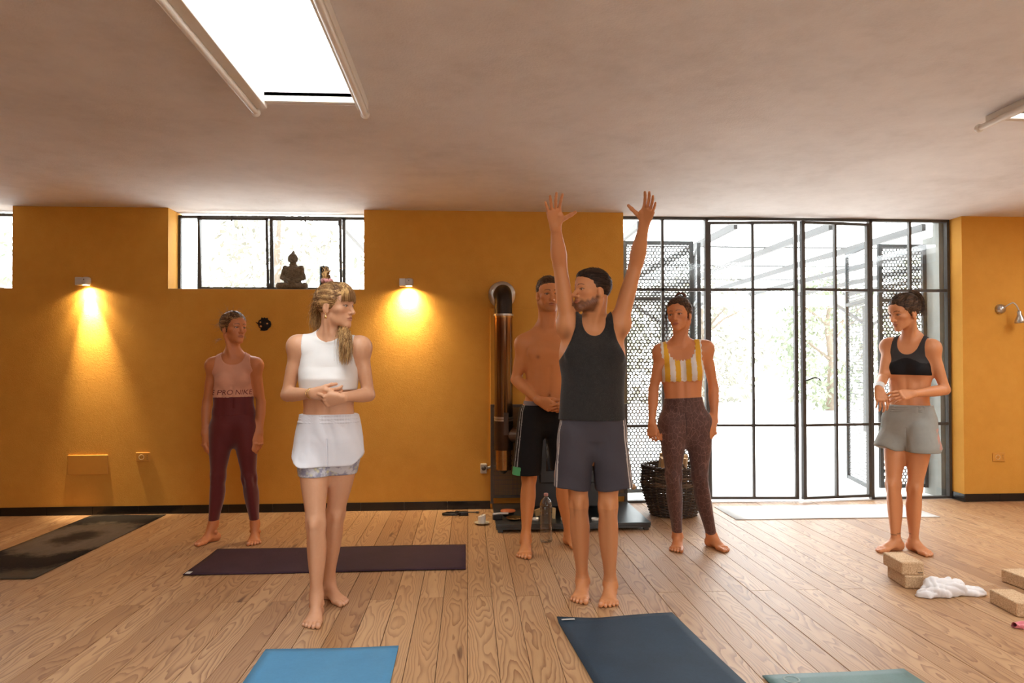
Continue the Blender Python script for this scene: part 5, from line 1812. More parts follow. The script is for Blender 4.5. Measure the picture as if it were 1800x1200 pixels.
# ================================================================== woman in white
def make_white_woman():
    Y = 3.76
    base = G(572, 1078); base[2] = 0
    p = Person('B', base, 'f', (.70, .385, .225))
    e = person('B', 'woman in white crop top and white shorts with hands clasped at her waist', tuple(base))
    fp, fc = V3(.10, -1, 0), V3(.02, -1, 0)
    p.torso(W(578, 806, Y), W(578, 591, Y), fp, fc, 1.02, bust=.85, waist=1.07)
    shR, shL = W(524, 609, Y), W(634, 611, Y)
    p.shoulders(shR, shL, .047)
    elR, elL = W(505, 694, Y + .02), W(648, 694, Y + .02)
    wrR, wrL = W(552, 691, Y - .19), W(603, 697, Y - .17)
    p.arm(shR, elR, wrR, (0, -1, .2), 1.03); p.arm(shL, elL, wrL, (0, -1, .2), 1.03)
    p.hand(wrR, (.93, -.10, -.10), (.1, -.30, .95), True, fingers=[(30, 40, 20), (38, 45, 25), (45, 50, 30), (52, 50, 30)], spread=3, thumb_out=30, thumb_curl=(10, 10))
    p.hand(wrL + V3(0, -.035, -.008), (-.88, -.05, -.12), (-.1, -.5, .80), False, fingers=[(42, 55, 30), (48, 58, 30), (52, 60, 30), (56, 60, 30)], spread=3, thumb_out=34, thumb_curl=(15, 20))
    hR, hL = W(552, 785, Y), W(605, 785, Y + .02)
    kR, kL = W(555, 921, 3.68), W(590, 903, 3.86)
    aR, aL = W(556.5, 1052, 3.70), W(578, 1023, 3.99)
    p.leg(hR, kR, aR, (-.10, -1, 0), 1.0); p.leg(hL, kL, aL, (.35, -1, 0), 1.0)
    p.foot(aR, G(534, 1108) - G(558, 1066), (1, -.3, 0), .97); p.foot(aL, G(612, 1060) - G(576, 1047), (-.3, -1, 0), .97)
    p.head(W(590, 538, Y - .01), (.92, -.39, -.03), (.0, 0, 1), 1.0, jaw=.88, brow=(.16, .085, .045), lip=(.46, .19, .14), gaze=(.99, -.1, 0), nose=1.05, eyecol=(.12, .14, .12))
    p.build(e); p.build_eyes(e)
    T = p.T
    m = mat_cloth('white_ribbed_jersey', (.80, .78, .76), .8, .03, 500, .15)
    X = Field()
    X.add(Limb(T.at(.55), T.at(.74), [(0, .136, .112, .008), (.5, .143, .122, .010), (1, .143, .10, .0)], fc, 0, 2.3), .03)
    p.garment('crop_top', e, m, ['torso'], .005, top_region(p, .565, [(.71, .158), (.76, .143), (.85, .130), (.96, .132), (1.1, .135)], .064, .085, .035, neck_t=1.04), .0045, extra=X, disp=box_noise(8, .0035, 30, 30, 16))
    # shorts over printed under-shorts
    X = shorts_field(p, .365, (hR, hL), (kR, kL), .27, (.172, .122, .140, .100), (.092, .104), (.099, .112), fp, .030, -.03)
    zl = W(575, 821, Y - .1)[2]
    def hem(A, B, Cc):
        xr = np.abs(A - T.a[0])
        return np.maximum(zl + .075 * np.clip((xr - .11) / .08, 0, 1) ** 2 - Cc, Cc - T.at(.362)[2]) + 0 * A + 0 * B
    m = mat_cloth('white_woven_polyester', (.78, .79, .84), .7, .04, 600, .12)
    so = p.garment('running_shorts', e, m, ['torso'], .005, hem, .0045, lo=(None, None, zl - .02), extra=X, cut=crease(p, (hR, hL), W(575, 768, Y)[2], zl - .02, fp, .002, .005, .132, .030), disp=both(box_noise(5, .008, 34, 24, 14), box_noise(15, .005, 75, 50, 26)))
    X2 = Field(); X2.add(Limb(T.at(.285), T.at(.372), [(0, .160, .112, .0), (.5, .152, .107), (1, .146, .102)], fp, 0, 2.4), .01)
    p.garment('waistband', so, m, None, .006, lambda A, B, Cc: np.maximum(T.at(.295)[2] - Cc, Cc - T.at(.368)[2]) + 0 * A + 0 * B, .004, extra=X2,
              disp=lambda A, B, Cc: .0022 * np.sin((Cc - T.at(.3)[2]) * 2 * PI / .018) + .001 * np.sin((A + B * .7) * 380))
    zu = W(575, 839, Y - .1)[2]
    t = NT('pale_floral_print'); co = t.coord('Object')
    fl = t.n('ShaderNodeTexVoronoi', Scale=38); t.l(co, fl.inputs['Vector'])
    c = t.mix(t.ramp(t.noise(co, 26, 3), [(.45, (0, 0, 0)), (.55, (1, 1, 1))]), (.62, .62, .66), t.mix(t.ramp(fl.outputs['Distance'], [(.2, (1, 1, 1)), (.5, (0, 0, 0))]), (.30, .30, .40), (.62, .60, .40)))
    t.base(c, .7)
    p.garment('under_shorts', e, t.m, ['torso', 'legs'], .007, zband(zu, zl + .03), .004, lo=(None, None, zu - .02), hi=(None, None, zl + .06))
    # jewellery
    mg = plain('gold', (.75, .50, .20), .25, 1.0)
    Cc, x, y, z, sc = p.H
    er = Cc - x * -.0 + x * .081 - y * .004 - z * .052
    MB().tube([er + z * .012, er + z * .006, er], .0012, 6).lathe([(.0, .0), (.009, -.016), (0, -.018)], 8, trans(er)).build('earring', mg, e).location = Vector(-base)
    for off, r in ((.012, .027), (.030, .026)):
        c0 = wrR - unit(wrR - elR) * off
        u = unit(wrR - elR); a = perp((0, 0, 1), u); b = np.cross(u, a)
        o = MB().tube([c0 + (a * math.cos(q) * .026 + b * math.sin(q) * .029) for q in np.linspace(0, 2 * PI, 25)], .0022, 6).build('bracelet', mg, e)
        o.location = Vector(-base)
    # hair: fringe, small bun with scrunchie, tails behind the neck and over the shoulder
    H = Hair(p, e)
    mh = mat_hair('blonde_streaked_hair', (.19, .088, .032), (.70, .42, .17), 1)
    mv = mat_hair('blonde_hair_hanging', (.27, .125, .042), (.82, .52, .21), 2)
    c1 = hairline(.104, .022, .040, -.028)
    H.cap(mh, [(Ell((0, -.014, .034), (.084, .107, .092)), .02)], [c1, CUT2], disp=both(taper([c1, CUT2], .012, .012), box_noise(2, .0020, 190, 40, 190)))
    g = np.random.default_rng(11)
    tie = (.0, -.055, .128)
    cs = flow(tie, 520, 3, Ell((0, -.014, .034), (.085, .108, .093)), (1.0, 1.035), lambda q: c1(*q) < -.006 and CUT2(*q) < -.006)
    H.strands(cs, mh, (.0007, .0013))
    # fringe
    fr_ = []
    for i in range(460):
        a = g.uniform(-.068, .062); top = V3(a * .55, .035 + g.uniform(-.012, .012), .124 - abs(a) * .25)
        yb = .104 - 9.5 * a * a * .9 + g.uniform(-.004, .004)
        bot = V3(a * 1.02 + g.normal() * .002, yb, .026 + g.uniform(-.006, .006) - abs(a) * .10)
        mid = V3(a * .9, yb + .010, .104 - abs(a) * .3)
        fr_.append(bez(top, mid, bot, n=8))
    H.strands(fr_, mv, (.0008, .0015), 'fringe')
    # bun and scrunchie
    bun = []
    for i in range(70):
        ph = g.uniform(0, 2 * PI); R_ = .018 + g.uniform(0, .010); tl = g.uniform(-.5, .5)
        pts = [(R_ * math.cos(ph + q), -.060 + .012 * math.sin(2 * q + ph) + tl * .012, .156 + R_ * math.sin(ph + q) * 1.05 + .006 * tl) for q in np.linspace(0, 4.2, 9)]
        bun.append(pts)
    for i in range(9):
        q = V3(g.normal() * .01, -.06, .172); bun.append(bez(q, q + (g.normal() * .02, g.normal() * .02, .02), q + (g.normal() * .035, g.normal() * .03, .035), n=6))
    H.strands(bun, mv, (.0016, .0026), 'hair_bun')
    ms = mat_cloth('dusty_pink_scrunchie', (.60, .27, .25), .9, .15)
    MB_s = MB()
    pts = [(.023 * math.cos(q), -.056 + .020 * math.sin(q), .131 + .003 * math.sin(5 * q)) for q in np.linspace(0, 2 * PI, 41)]
    MB_s.tube(pts, [.0105 + .0028 * math.sin(i * 2.1) for i in range(41)], 10, caps=False)
    me = MB_s.mesh('hair_tie'); me.materials.append(ms); H.obj('hair_tie', me)
    # long tails
    tails = []
    A_end = H.toloc(W(556, 575, Y + .06)); L_st = H.toloc(W(600, 566, Y + .04)); L_mid = H.toloc(W(607, 590, Y - .11)); L_end = H.toloc(W(606, 633, Y - .145))
    for i in range(300):
        w = g.normal(size=3) * (.010, .012, .006); o = g.normal(size=3) * (.013, .013, .012)
        st = V3(g.uniform(-.055, .060), -.085 + g.uniform(-.02, .012), g.uniform(-.02, .055))
        tails.append(bez(st, st + (0, -.035, -.02), A_end + (.0, -.012, .07) + o, A_end + o * 1.3, n=10))
    for i in range(380):
        o = g.normal(size=3) * (.013, .012, .004); en = g.uniform(-.022, .02)
        st = L_st + g.normal(size=3) * (.012, .012, .012)
        tails.append(bez(st, L_mid + o * 1.2 + (0, 0, .02), L_mid + o * 1.5 + (0, 0, -.03), L_end + o * 1.25 + (0, 0, en), n=10))
    H.strands(tails, mv, (.0008, .0016), 'hair_tails')
    fly = []
    for i in range(40):
        st = V3(g.uniform(-.04, .06), -.10, g.uniform(-.06, .07)); d = V3(g.normal() * .012, -.03 - g.random() * .03, -.03 + g.normal() * .025)
        fly.append(bez(st, st + d * .5 + (0, 0, .008), st + d, n=6))
    H.strands(fly, mv, .0006, 'loose_hair')
    return p

# ================================================================== woman in maroon leggings
def hang_hand(p, wr, el, right, curl=(22, 30, 18), thumb=(.2, -1, 0), k=1.0, thumb_out=22, lean=(0, -.12, 0)):
    d = unit(V3(wr) - V3(el)) * .5 + V3(0, 0, -.6) + V3(lean)
    p.hand(wr, d, thumb, right, curl=curl, spread=2.5, k=k, thumb_out=thumb_out, thumb_curl=(12, 15))
def make_maroon_woman():
    Y = 5.34
    base = G(410, 948); base[2] = 0
    p = Person('A', base, 'f', (.56, .20, .075))
    e = person('A', 'woman in dusty pink sports bra and maroon leggings standing by the ochre wall', tuple(base))
    fr = V3(.22, -1, 0)
    p.torso(W(411, 768, Y), W(410, 621, Y), fr, fr, .98, bust=.9, waist=1.22)
    shR, shL = W(375, 642, Y), W(449, 642, Y)
    p.shoulders(shR, shL, .046)
    elR, elL = W(364, 706, Y + .05), W(459, 707, Y + .05)
    wrR, wrL = W(359.5, 763, Y - .01), W(456.5, 761, Y - .01)
    p.arm(shR, elR, wrR, (0, -1, .2)); p.arm(shL, elL, wrL, (0, -1, .2))
    hang_hand(p, wrR, elR, True, (25, 35, 20), (.55, -.85, 0)); hang_hand(p, wrL, elL, False, (25, 35, 20), (-.55, -.85, 0))
    hR, hL = W(391, 752, Y), W(431, 752, Y)
    kR, kL = W(383, 838, Y - .02), W(438, 840, Y - .02)
    aR, aL = W(375, 924, Y + .01), W(448.5, 924, Y + .01)
    p.leg(hR, kR, aR, (-.25, -1, 0), 1.0); p.leg(hL, kL, aL, (.2, -1, 0), 1.0)
    p.foot(aR, (-.52, -.85, 0), (1, -.4, 0), .97); p.foot(aL, (.22, -.97, 0), (-1, 0, 0), .97)
    p.head(W(411.5, 576.5, Y - .02), (.76, -.65, .02), (.02, 0, 1), 1.0, jaw=.88, brow=(.08, .035, .02), lip=(.36, .12, .08), gaze=(.92, -.38, 0))
    p.build(e); p.build_eyes(e)
    T = p.T
    m = mat_cloth('dusty_pink_jersey', (.66, .32, .21), .75, .06, 800, .12)
    br = p.garment('sports_bra', e, m, ['torso'], .0045, top_region(p, .470, [(.71, .17), (.75, .150), (.85, .128), (.96, .118), (1.1, .115)], .084, .175, .08, neck_t=1.04, sq=2.5), .0042)
    u, f_, s_ = p.taxes(.55)
    cen = T.at(.535, 0, 1.0) - p.base + f_ * .0
    mt = plain('maroon_print', (.16, .025, .022), .8)
    wrap_text('NIKE PRO NIKE PRO', .050, br, tuple(cen + V3(.010, 0, -.014)), tuple(-s_ if s_[0] < 0 else s_), tuple(u), tuple(-f_), mt, shear=.18)
    m = mat_cloth('maroon_leggings_knit', (.115, .013, .013), .62, .10, 900, .08, sheen=.3)
    zh = W(410, 914, Y)[2]
    lg = p.garment('leggings', e, m, ['torso', 'legs'], .0042, lambda A, B, C_: np.maximum(zh - C_, C_ - T.at(.480)[2] ) + 0 * A + 0 * B, .006, lo=(None, None, zh - .02), hi=(None, None, T.at(.53)[2]))
    p.garment('waistband', lg, m, ['torso'], .0056, tband(p, .265, .486), .0045, lo=(None, None, T.at(.2)[2]), hi=(None, None, T.at(.53)[2]))
    H = Hair(p, e)
    mh = mat_hair('ash_brown_hair', (.085, .038, .016), (.36, .20, .09), 1)
    H.cap(mh, SKULL, [CUT1, CUT2], disp=both(taper([CUT1, CUT2], .013, .010), box_noise(2, .0020, 170, 40, 170)))
    tie = (0, -.10, .03)
    H.strands(flow(tie, 420, 4, SKULL[0][0], (1.0, 1.04), keepf), mh, (.0007, .0013))
    g = np.random.default_rng(21); cs = []
    for i in range(60):
        ph = g.uniform(0, 2 * PI); R_ = .020 + g.uniform(0, .012)
        cs.append([(R_ * math.cos(ph + q), -.115 + .012 * math.sin(2 * q), .03 + R_ * math.sin(ph + q)) for q in np.linspace(0, 4, 8)])
    H.strands(cs, mh, (.002, .003), 'hair_bun')
    fly = []
    for i in range(110):
        v = unit(g.normal(size=3) * (1, .8, 1)); q = SKULL[0][0].c + v * SKULL[0][0].r
        if not keepf(q) and i % 3: continue
        d = v * .02 + g.normal(size=3) * .018
        fly.append(bez(q, q + d, q + d * 1.6 + (0, -.008, -.006), n=6))
    for q in ((.078, -.03, .03), (-.07, .0, -.045), (.05, -.09, -.08), (-.05, -.08, -.09)):
        for i in range(14):
            st = V3(q) + g.normal(size=3) * .006; d = V3(np.sign(q[0]) * .035, -.02, -.025) + g.normal(size=3) * .008
            fly.append(bez(st, st + d * .6 + (0, 0, .012), st + d, n=6))
    H.strands(fly, mat_hair('loose_hair_painted_rim_light', (.30, .19, .10), (.62, .44, .26), 1), .0007, 'loose_hair')  # paler copy of her hair colour with the rim light painted in
    return p

# ================================================================== shirtless man
def make_shirtless_man():
    Y = 4.93
    base = G(960, 962); base[2] = 0
    p = Person('C', base, 'm', (.66, .265, .090))
    e = person('C', 'shirtless man in black shorts standing behind the man in the tank top', tuple(base))
    fr = V3(.12, -1, 0)
    p.torso(W(958, 748, Y), W(963, 577, Y), fr, fr, .93)
    shR, shL = W(921, 605, Y), W(1006, 605, Y)
    p.shoulders(shR, shL, .056)
    elR, elL = W(907, 667, Y + .04), W(1021, 668, Y + .03)
    wrR, wrL = W(947, 704, Y - .17), W(1003, 706, Y - .17)
    p.arm(shR, elR, wrR, (0, -1, .2), .95); p.arm(shL, elL, wrL, (0, -1, .2), .95)
    p.hand(wrR, (.80, -.20, -.42), (.35, -.4, .85), True, fingers=[(25, 35, 20), (30, 40, 20), (35, 45, 25), (40, 45, 25)], spread=3, thumb_out=28)
    p.hand(wrL + V3(0, -.02, 0), (-.80, -.15, -.40), (-.35, -.4, .85), False, fingers=[(25, 35, 20), (30, 40, 20), (35, 45, 25), (40, 45, 25)], spread=3, thumb_out=28)
    hR, hL = W(935, 728, Y), W(981, 728, Y)
    kR, kL = W(930, 838, Y - .02), W(988, 838, Y + .02)
    aR, aL = W(924, 948, 4.88), W(1001, 943, 5.06)
    p.leg(hR, kR, aR, (-.1, -1, 0), .96); p.leg(hL, kL, aL, (.2, -1, 0), .96)
    p.foot(aR, G(917, 984) - G(925, 962), (1, 0, 0), 1.05); p.foot(aL, (.35, -.95, 0), (-1, 0, 0), 1.05)
    p.head(W(964.5, 517, Y - .02), (.12, -.99, -.06), (0, 0, 1), 1.07, jaw=1.05, brow=(.07, .03, .015), lip=(.33, .11, .07), beard=((.14, .06, .03), .35), mouth_open=.001)
    T = p.T
    def nip(Pw):
        return [(np.exp(-(np.linalg.norm(Pw - T.at(.70, sd * .55, 1.02), axis=1) / .013) ** 2) * .8, (.18, .06, .035)) for sd in (-1, 1)] + \
               [(np.exp(-(np.linalg.norm((Pw - T.at(.30, 0, 1.0)) / (.012, .03, .03), axis=1)) ** 2) * .5, (.12, .05, .025))]
    p.paints.append(nip)
    p.build(e); p.build_eyes(e)
    mk = mat_cloth('black_jersey', (.006, .0055, .006), .85, .2, 600, .2)
    X = shorts_field(p, .225, (hR, hL), (kR, kL), .93, (.168, .118, .152, .105), (.092, .104), (.094, .100), fr, .022)
    zh = W(950, 836, Y - .1)[2]
    def pc(P):
        col = np.tile((.006, .0055, .006, 1.0), (len(P), 1))
        for q, kn, h in ((-1, kR, hR), (1, kL, hL)):
            t = (h[2] - P[:, 2]) / (h[2] - kn[2]); cx = h[0] + (kn[0] - h[0]) * t
            ang = np.arctan2(P[:, 1] - h[1], (P[:, 0] - cx) * q); on = (P[:, 0] - cx) * q > .02
            for a0 in (-.75, -.52): col[on & (np.abs(ang - a0) < .035)] = (.35, .34, .33, 1)
            col[on & (ang > -1.0) & (ang < .9) & (P[:, 2] < zh + .060)] = (.10, .42, .17, 1)
        return col
    sh = p.garment('shorts', e, M_PCLOTH, ['torso'], .004, lambda A, B, C_: np.maximum(zh - C_ + .03 * np.clip((A - T.a[0] + .05) / .12, 0, 1), C_ - T.at(.215)[2]) + 0 * A + 0 * B, .0052, lo=(None, None, zh - .02), extra=X, disp=box_noise(9, .006, 26, 20, 13), paint=pc, cut=crease(p, (hR, hL), W(957, 770, Y)[2], zh - .03, fr, .002, .02))
    wb = p.garment('waistband', e, mat_cloth('grey_elastic', (.24, .20, .20), .8), ['torso'], .006, tband(p, .195, .252), .004, lo=(None, None, T.at(.1)[2]), hi=(None, None, T.at(.32)[2]))
    u, f_, s_ = p.taxes(.2)
    wrap_text("Levi's", .030, wb, tuple(T.at(.225, 0, 1.0) - p.base + V3(.045, 0, -.010)), tuple(-s_ if s_[0] < 0 else s_), tuple(u), tuple(-f_), plain('dark_print', (.03, .02, .02), .8))
    H = Hair(p, e)
    mh = mat_hair('brown_short_hair', (.045, .022, .011), (.13, .065, .032), 1)
    c1 = hairline(.092, .060, .028, .004); c2 = half(0, -.05, -.07, 0, .2, -.98)
    H.cap(mh, [(Ell((0, -.014, .034), (.081, .102, .088)), .02), (Ell((0, .036, .078), (.058, .048, .026)), .03)], [c1, c2], disp=both(taper([c1, c2], .011, .012), box_noise(3, .0018, 210, 60, 210)))
    g = np.random.default_rng(6); cs = []
    for _ in range(140):
        v = unit(g.normal(size=3) * (1, 1, .6) + (0, 0, .8)); q = V3(0, -.014, .034) + v * (.081, .102, .088)
        if c1(*q) > -.006: continue
        d = V3(.3 + g.normal() * .3, .7, .2); d = d - v * np.dot(d, v) * .7
        cs.append(bez(q, q + d * .012 + v * .003, q + d * .024 + v * .002, n=5))
    H.strands(cs, mh, .0012)
    return p

# ================================================================== woman in yellow striped top
def make_yellow_woman():
    Y = 4.90
    base = G(1215, 965); base[2] = 0
    p = Person('E', base, 'f', (.62, .235, .090))
    e = person('E', 'woman in yellow and white striped bikini top and patterned brown leggings', tuple(base))
    fp, fc = V3(-.15, -1, 0), V3(-.25, -1, 0)
    p.torso(W(1204, 766, Y), W(1196, 601, Y), fp, fc, 1.05, bust=1.12, glute=1.05)
    shR, shL = W(1162, 619, Y), W(1240, 613, Y)
    p.shoulders(shR, shL, .048)
    elR, elL = W(1149, 683, Y + .03), W(1254, 679, Y + .03)
    wrR, wrL = W(1146, 744, Y - .03), W(1256, 741, Y - .03)
    p.arm(shR, elR, wrR, (0, -1, .2), 1.05); p.arm(shL, elL, wrL, (0, -1, .2), 1.05)
    hang_hand(p, wrR, elR, True, (45, 60, 30), (.75, -.65, 0)); hang_hand(p, wrL, elL, False, (55, 75, 40), (-.4, -.9, 0))
    hR, hL = W(1182, 745, Y), W(1227, 743, Y)
    kR, kL = W(1184, 837, Y - .03), W(1230, 838, Y - .02)
    aR, aL = W(1191, 944, 4.95), W(1251, 944, 4.94)
    p.leg(hR, kR, aR, (-.1, -1, 0), 1.05, 1.04); p.leg(hL, kL, aL, (.25, -1, 0), 1.05, 1.04)
    p.foot(aR, G(1185, 976) - G(1191, 958), (1, 0, 0), .98); p.foot(aL, G(1303, 983) - G(1249, 965), (-.4, -1, 0), 1.0)
    p.head(W(1194, 553, Y - .02), (-.60, -.80, -.02), (-.10, 0, 1), 1.0, jaw=.90, brow=(.07, .03, .015), lip=(.42, .12, .09), gaze=(-.70, -.7, 0))
    p.build(e); p.build_eyes(e)
    T = p.T
    L = loc_torso(p)
    def stripes(P):
        t, sd, f = L(P[:, 0], P[:, 1], P[:, 2], .7)
        ang = np.arctan2(sd, np.where(np.abs(f) < .02, .02, np.abs(f)) + .09)
        yl = np.floor(ang / .235 + .5) % 2 == 0
        yl = np.floor((sd + .004) / .036 + .5).astype(int) % 2 == 1
        col = np.where(yl[:, None], np.array((.80, .43, .035, 1.0)), np.array((.80, .72, .66, 1.0)))
        return col
    p.garment('bikini_top', e, M_PCLOTH, ['torso'], .005, top_region(p, .585, [(.68, .175), (.72, .155), (.80, .138), (.95, .140), (1.1, .145)], .098, .255, .16, neck_t=1.06, hem_wave=.004, wave_n=58, edge=.0035, sq=2.9), .0038, paint=stripes, disp=lambda X_, Y_, Z_: .0)
    def mat_legging():
        t = NT('brown_geometric_leggings')
        co = t.coord('Object')
        v1 = t.n('ShaderNodeTexVoronoi', _feature='DISTANCE_TO_EDGE', Scale=34)
        t.l(t.coord('Object', (1, 1, .62)), v1.inputs['Vector'])
        v2 = t.n('ShaderNodeTexVoronoi', _feature='DISTANCE_TO_EDGE', Scale=52); t.l(t.coord('Object', (1, 1, 1), (3, 1, 2)), v2.inputs['Vector'])
        ln = t.math('MAXIMUM', t.ramp(v1.outputs['Distance'], [(.0, (.9, .9, .9)), (.05, (.0, 0, 0))]), t.math('MULTIPLY', t.ramp(v2.outputs['Distance'], [(.0, (1, 1, 1)), (.03, (.0, 0, 0))]), .55))
        f = t.noise(co, 16, 4, .65)
        basec = t.mix(f, (.055, .022, .018), (.13, .058, .045))
        t.base(t.mix(t.math('MULTIPLY', ln, t.math('ADD', .15, t.math('MULTIPLY', t.noise(co, 8, 2), .9))), basec, (.30, .155, .12)), .65, spec=.3)
        t.b.inputs['Sheen Weight'].default_value = .2
        t.bump(t.noise(co, 900, 2), .1, .002)
        return t.m
    m = mat_legging()
    zr, zl = W(1191, 934, 4.95)[2], W(1251, 940, 4.94)[2]
    xm_ = (aR[0] + aL[0]) / 2
    lg = p.garment('leggings', e, m, ['torso', 'legs'], .0042, lambda A, B, C_: np.maximum(np.where(A < xm_, zr, zl) - C_, C_ - T.at(.405)[2]) + 0 * A + 0 * B, .006, lo=(None, None, min(zr, zl) - .02), hi=(None, None, T.at(.45)[2]))
    p.garment('waistband', lg, m, ['torso'], .0056, tband(p, .255, .41), .0045, lo=(None, None, T.at(.2)[2]), hi=(None, None, T.at(.46)[2]))
    md = plain('dark_seam', (.02, .008, .008), .8)
    pts = [T.at(t_, 0, 1.0) - p.base for t_ in np.linspace(.26, .02, 8)]
    seam = MB()
    from mathutils.bvhtree import BVHTree
    bv = BVHTree.FromPolygons([v.co.copy() for v in lg.data.vertices], [tuple(q.vertices) for q in lg.data.polygons])
    sp = []
    for q in pts:
        h = bv.ray_cast(Vector(q) + Vector((0, -.3, 0)), Vector((0, 1, 0)))
        if h[0] is not None: sp.append(h[0])
    if len(sp) > 2: seam.tube(sp, .0022, 5).build('seam', md, lg)
    H = Hair(p, e)
    mh = mat_hair('chestnut_brown_hair', (.045, .020, .010), (.17, .080, .040), 1)
    H.cap(mh, SKULL, [CUT1, CUT2], disp=both(taper([CUT1, CUT2], .013, .010), box_noise(2, .0020, 180, 40, 180)))
    tie = (.0, -.075, .105)
    H.strands(flow(tie, 440, 8, SKULL[0][0], (1.0, 1.03), keepf), mh, (.0007, .0013))
    g = np.random.default_rng(31); cs = []
    for i in range(70):
        ph = g.uniform(0, 2 * PI); R_ = .016 + g.uniform(0, .012)
        cs.append([(R_ * math.cos(ph + q) * 1.3, -.060 + .014 * math.sin(2 * q + ph), .134 + R_ * math.sin(ph + q) * .9) for q in np.linspace(0, 4.2, 8)])
    H.strands(cs, mat_hair('reddish_hair_bun', (.10, .035, .02), (.30, .13, .08), 0), (.002, .003), 'hair_bun')
    fly = []
    for i in range(26):
        st = V3(.076, .03, .03) + g.normal(size=3) * (.003, .008, .012); fly.append(bez(st, st + (.016, .01, -.05), st + (.010, .0, -.13 - g.random() * .05), n=7))
        v = unit(g.normal(size=3) + (0, 0, .5)); q = SKULL[0][0].c + v * SKULL[0][0].r
        if keepf(q): fly.append(bez(q, q + v * .012 + g.normal(size=3) * .01, q + v * .012 + g.normal(size=3) * .02, n=5))
    H.strands(fly, mh, .0007, 'loose_hair')
    return p

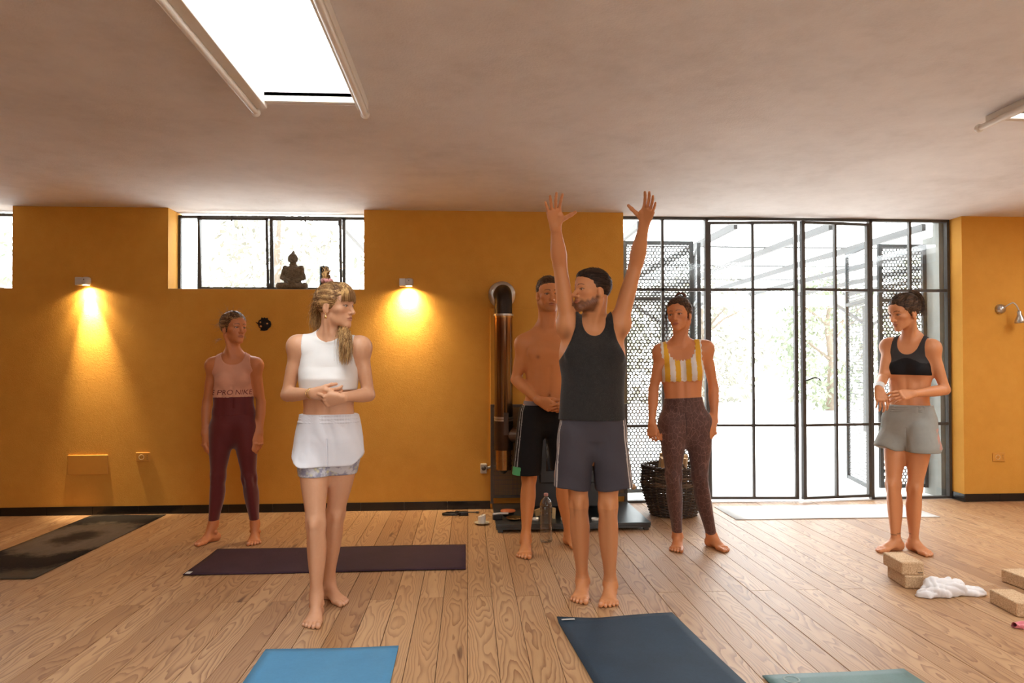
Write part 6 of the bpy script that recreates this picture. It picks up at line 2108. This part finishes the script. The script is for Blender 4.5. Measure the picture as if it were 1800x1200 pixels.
# ================================================================== woman in black bra and grey shorts
def make_black_bra_woman():
    Y = 4.72
    base = G(1592, 972); base[2] = 0
    p = Person('F', base, 'f', (.66, .285, .125))
    e = person('F', 'woman in black sports bra and grey shorts looking down at her hands', tuple(base))
    fp, fc = V3(-.66, -.75, 0), V3(-.78, -.62, 0)
    p.torso(W(1597, 772, Y), W(1601, 594, Y), fp, fc, .95, bust=.85)
    shR, shL = W(1562, 609, Y + .125), W(1638, 612, Y - .115)
    p.shoulders(shR, shL, .047)
    elR, elL = W(1552, 664, Y + .02), W(1661, 685, Y - .13)
    wrR, wrL = W(1545, 683, Y - .20), W(1603, 692, Y - .27)
    p.arm(shR, elR, wrR, (-.5, -.8, .2)); p.arm(shL, elL, wrL, (-.5, -.8, .2), 1.03)
    p.hand(wrL, (-.98, -.12, -.10), (-.1, .45, .75), False, fingers=[(15, 25, 15), (20, 30, 15), (25, 35, 20), (30, 35, 20)], spread=5, thumb_out=30)
    p.hand(wrR, (-.03, -.38, -.85), (.9, -.3, -.1), True, fingers=[(20, 40, 20), (20, 40, 20), (20, 40, 20), (20, 40, 20)], spread=5, thumb_out=35)
    hR, hL = W(1577, 752, Y + .07), W(1618, 754, Y - .065)
    kR, kL = W(1570, 853, Y + .02), W(1608, 858, Y - .04)
    aR, aL = W(1575, 958, 4.76), W(1606, 959, 4.74)
    p.leg(hR, kR, aR, (-.75, -.6, 0), .98); p.leg(hL, kL, aL, (-.3, -.95, 0), .98)
    p.foot(aR, (-.98, -.18, 0), (.3, -1, 0), 1.0); p.foot(aL, (.12, -1, 0), (-1, 0, 0), 1.0)
    p.head(W(1588, 549, Y - .03), (-.95, -.24, -.24), (-.05, -.03, 1), 1.02, jaw=.90, brow=(.07, .03, .015), lip=(.42, .15, .11), gaze=(-.85, -.2, -.5), lid=.0030)
    def tat(Pw):
        d = np.abs(Pw[:, 2] - (aR[2] + .085) - .006 * np.sin(Pw[:, 0] * 90)) < .0035
        return [((d & (np.linalg.norm(Pw[:, :2] - aR[:2], axis=1) < .09)) * .7, (.05, .03, .025))]
    p.paints.append(tat)
    p.build(e); p.build_eyes(e)
    T = p.T; L = loc_torso(p)
    def pc(P):
        t, sd, f = L(P[:, 0], P[:, 1], P[:, 2], .7)
        up = (t > .775 + .025 * np.cos(sd * 28)) & (f > 0)
        return np.where(up[:, None], np.array((.045, .042, .042, 1.0)), np.array((.008, .007, .008, 1.0)))
    p.garment('sports_bra', e, M_PCLOTH, ['torso'], .005, top_region(p, .635, [(.70, .165), (.74, .140), (.82, .112), (.95, .108), (1.1, .105)], .080, .215, .12, neck_t=1.05, sq=2.3), .004, paint=pc)
    X = shorts_field(p, .345, (hR, hL), (kR, kL), .30, (.166, .122, .138, .098), (.092, .104), (.104, .118), fp, .034)
    zl = W(1597, 795, Y - .1)[2]
    def ps(P):
        col = np.tile((.34, .345, .315, 1.0), (len(P), 1))
        q = P - (T.a + V3(0, 0, 0)); sdv = unit(np.cross((0, 0, 1), fp)); s_ = q @ -sdv if (-sdv)[0] > 0 else q @ sdv
        pk = (P[:, 0] > T.a[0] + .095) & (P[:, 2] < zl + .16) & (P[:, 2] > zl + .02) & (np.sin((P[:, 2] * .8 - P[:, 0]) * 110) > -.72)
        col[pk] = (.55, .30, .25, 1)
        return col
    so = p.garment('shorts', e, M_PCLOTH, ['torso'], .005, lambda A, B, C_: np.maximum(zl + .03 * np.clip((np.abs(A - T.a[0]) - .11) / .06, 0, 1) - C_, C_ - T.at(.335)[2]) + 0 * A + 0 * B, .0042, lo=(None, None, zl - .02), extra=X,
                   disp=both(box_noise(6, .008, 34, 30, 12), box_noise(16, .004, 80, 60, 30)), paint=ps, cut=crease(p, (hR, hL), W(1597, 750, Y)[2], zl - .02, fp, .002, .010, .125, .040))
    X2 = Field(); X2.add(Limb(T.at(.26), T.at(.345), [(0, .156, .112), (.5, .149, .107), (1, .143, .102)], fp, 0, 2.4), .01)
    p.garment('waistband', so, mat_cloth('grey_elastic_band', (.29, .29, .265), .8), None, .006, lambda A, B, C_: np.maximum(T.at(.275)[2] - C_, C_ - T.at(.342)[2]) + 0 * A + 0 * B, .004, extra=X2,
              disp=lambda A, B, C_: .0018 * np.sin((A + B) * 330) + .0015 * np.sin(C_ * 400))
    # bandage on the right wrist
    u = unit(wrR - elR)
    mb = MB().tube([wrR - u * .075 - p.base, wrR - u * .05 - p.base, wrR - u * .02 - p.base, wrR + u * .004 - p.base], [.031, .030, .029, .028], 20)
    mb.build('wrist_bandage', mat_cloth('white_bandage', (.78, .75, .72), .9, .05, 300, .6), e)
    H = Hair(p, e)
    mh = mat_hair('brown_hair', (.040, .020, .011), (.15, .080, .042), 1)
    H.cap(mh, SKULL, [CUT1, CUT2], disp=both(taper([CUT1, CUT2], .013, .010), box_noise(2, .0020, 170, 40, 170)))
    tie = (0, -.085, .10)
    H.strands(flow(tie, 460, 9, SKULL[0][0], (1.0, 1.04), keepf), mh, (.0007, .0013))
    g = np.random.default_rng(41); cs = []
    for i in range(170):
        o = g.normal(size=3) * (.012, .010, .008); tl = g.uniform(.6, 1.05)
        cs.append(bez(V3(tie) + o * .5, V3(0, -.125, .150) + o, V3(0, -.165, .07) + o * 1.2, V3(0, -.155, .10 - .16 * tl) + o * 1.4, n=10))
    H.strands(cs, mh, (.0013, .0022), 'ponytail')
    MB_t = MB().tube([(.016 * math.cos(q), -.092 + .010 * math.sin(q), .106 + .012 * math.sin(q)) for q in np.linspace(0, 2 * PI, 21)], .006, 8, caps=False)
    me = MB_t.mesh('hair_tie'); me.materials.append(plain('black_elastic', (.01, .01, .01), .8)); H.obj('hair_tie', me)
    fly = []
    for i in range(40):
        st = V3(g.normal() * .03, -.10, g.uniform(-.07, .06)); d = V3(g.normal() * .015, -.02, -.035 + g.normal() * .02)
        fly.append(bez(st, st + d * .5 + (0, -.015, .005), st + d, n=6))
    H.strands(fly, mh, .0007, 'loose_hair')
    return p
import time as _t
for _fn in (make_tank_man, make_white_woman, make_maroon_woman, make_shirtless_man, make_yellow_woman, make_black_bra_woman):
    _t0 = _t.time(); _fn(); print(_fn.__name__, round(_t.time() - _t0, 1))
bpy.context.view_layer.update()
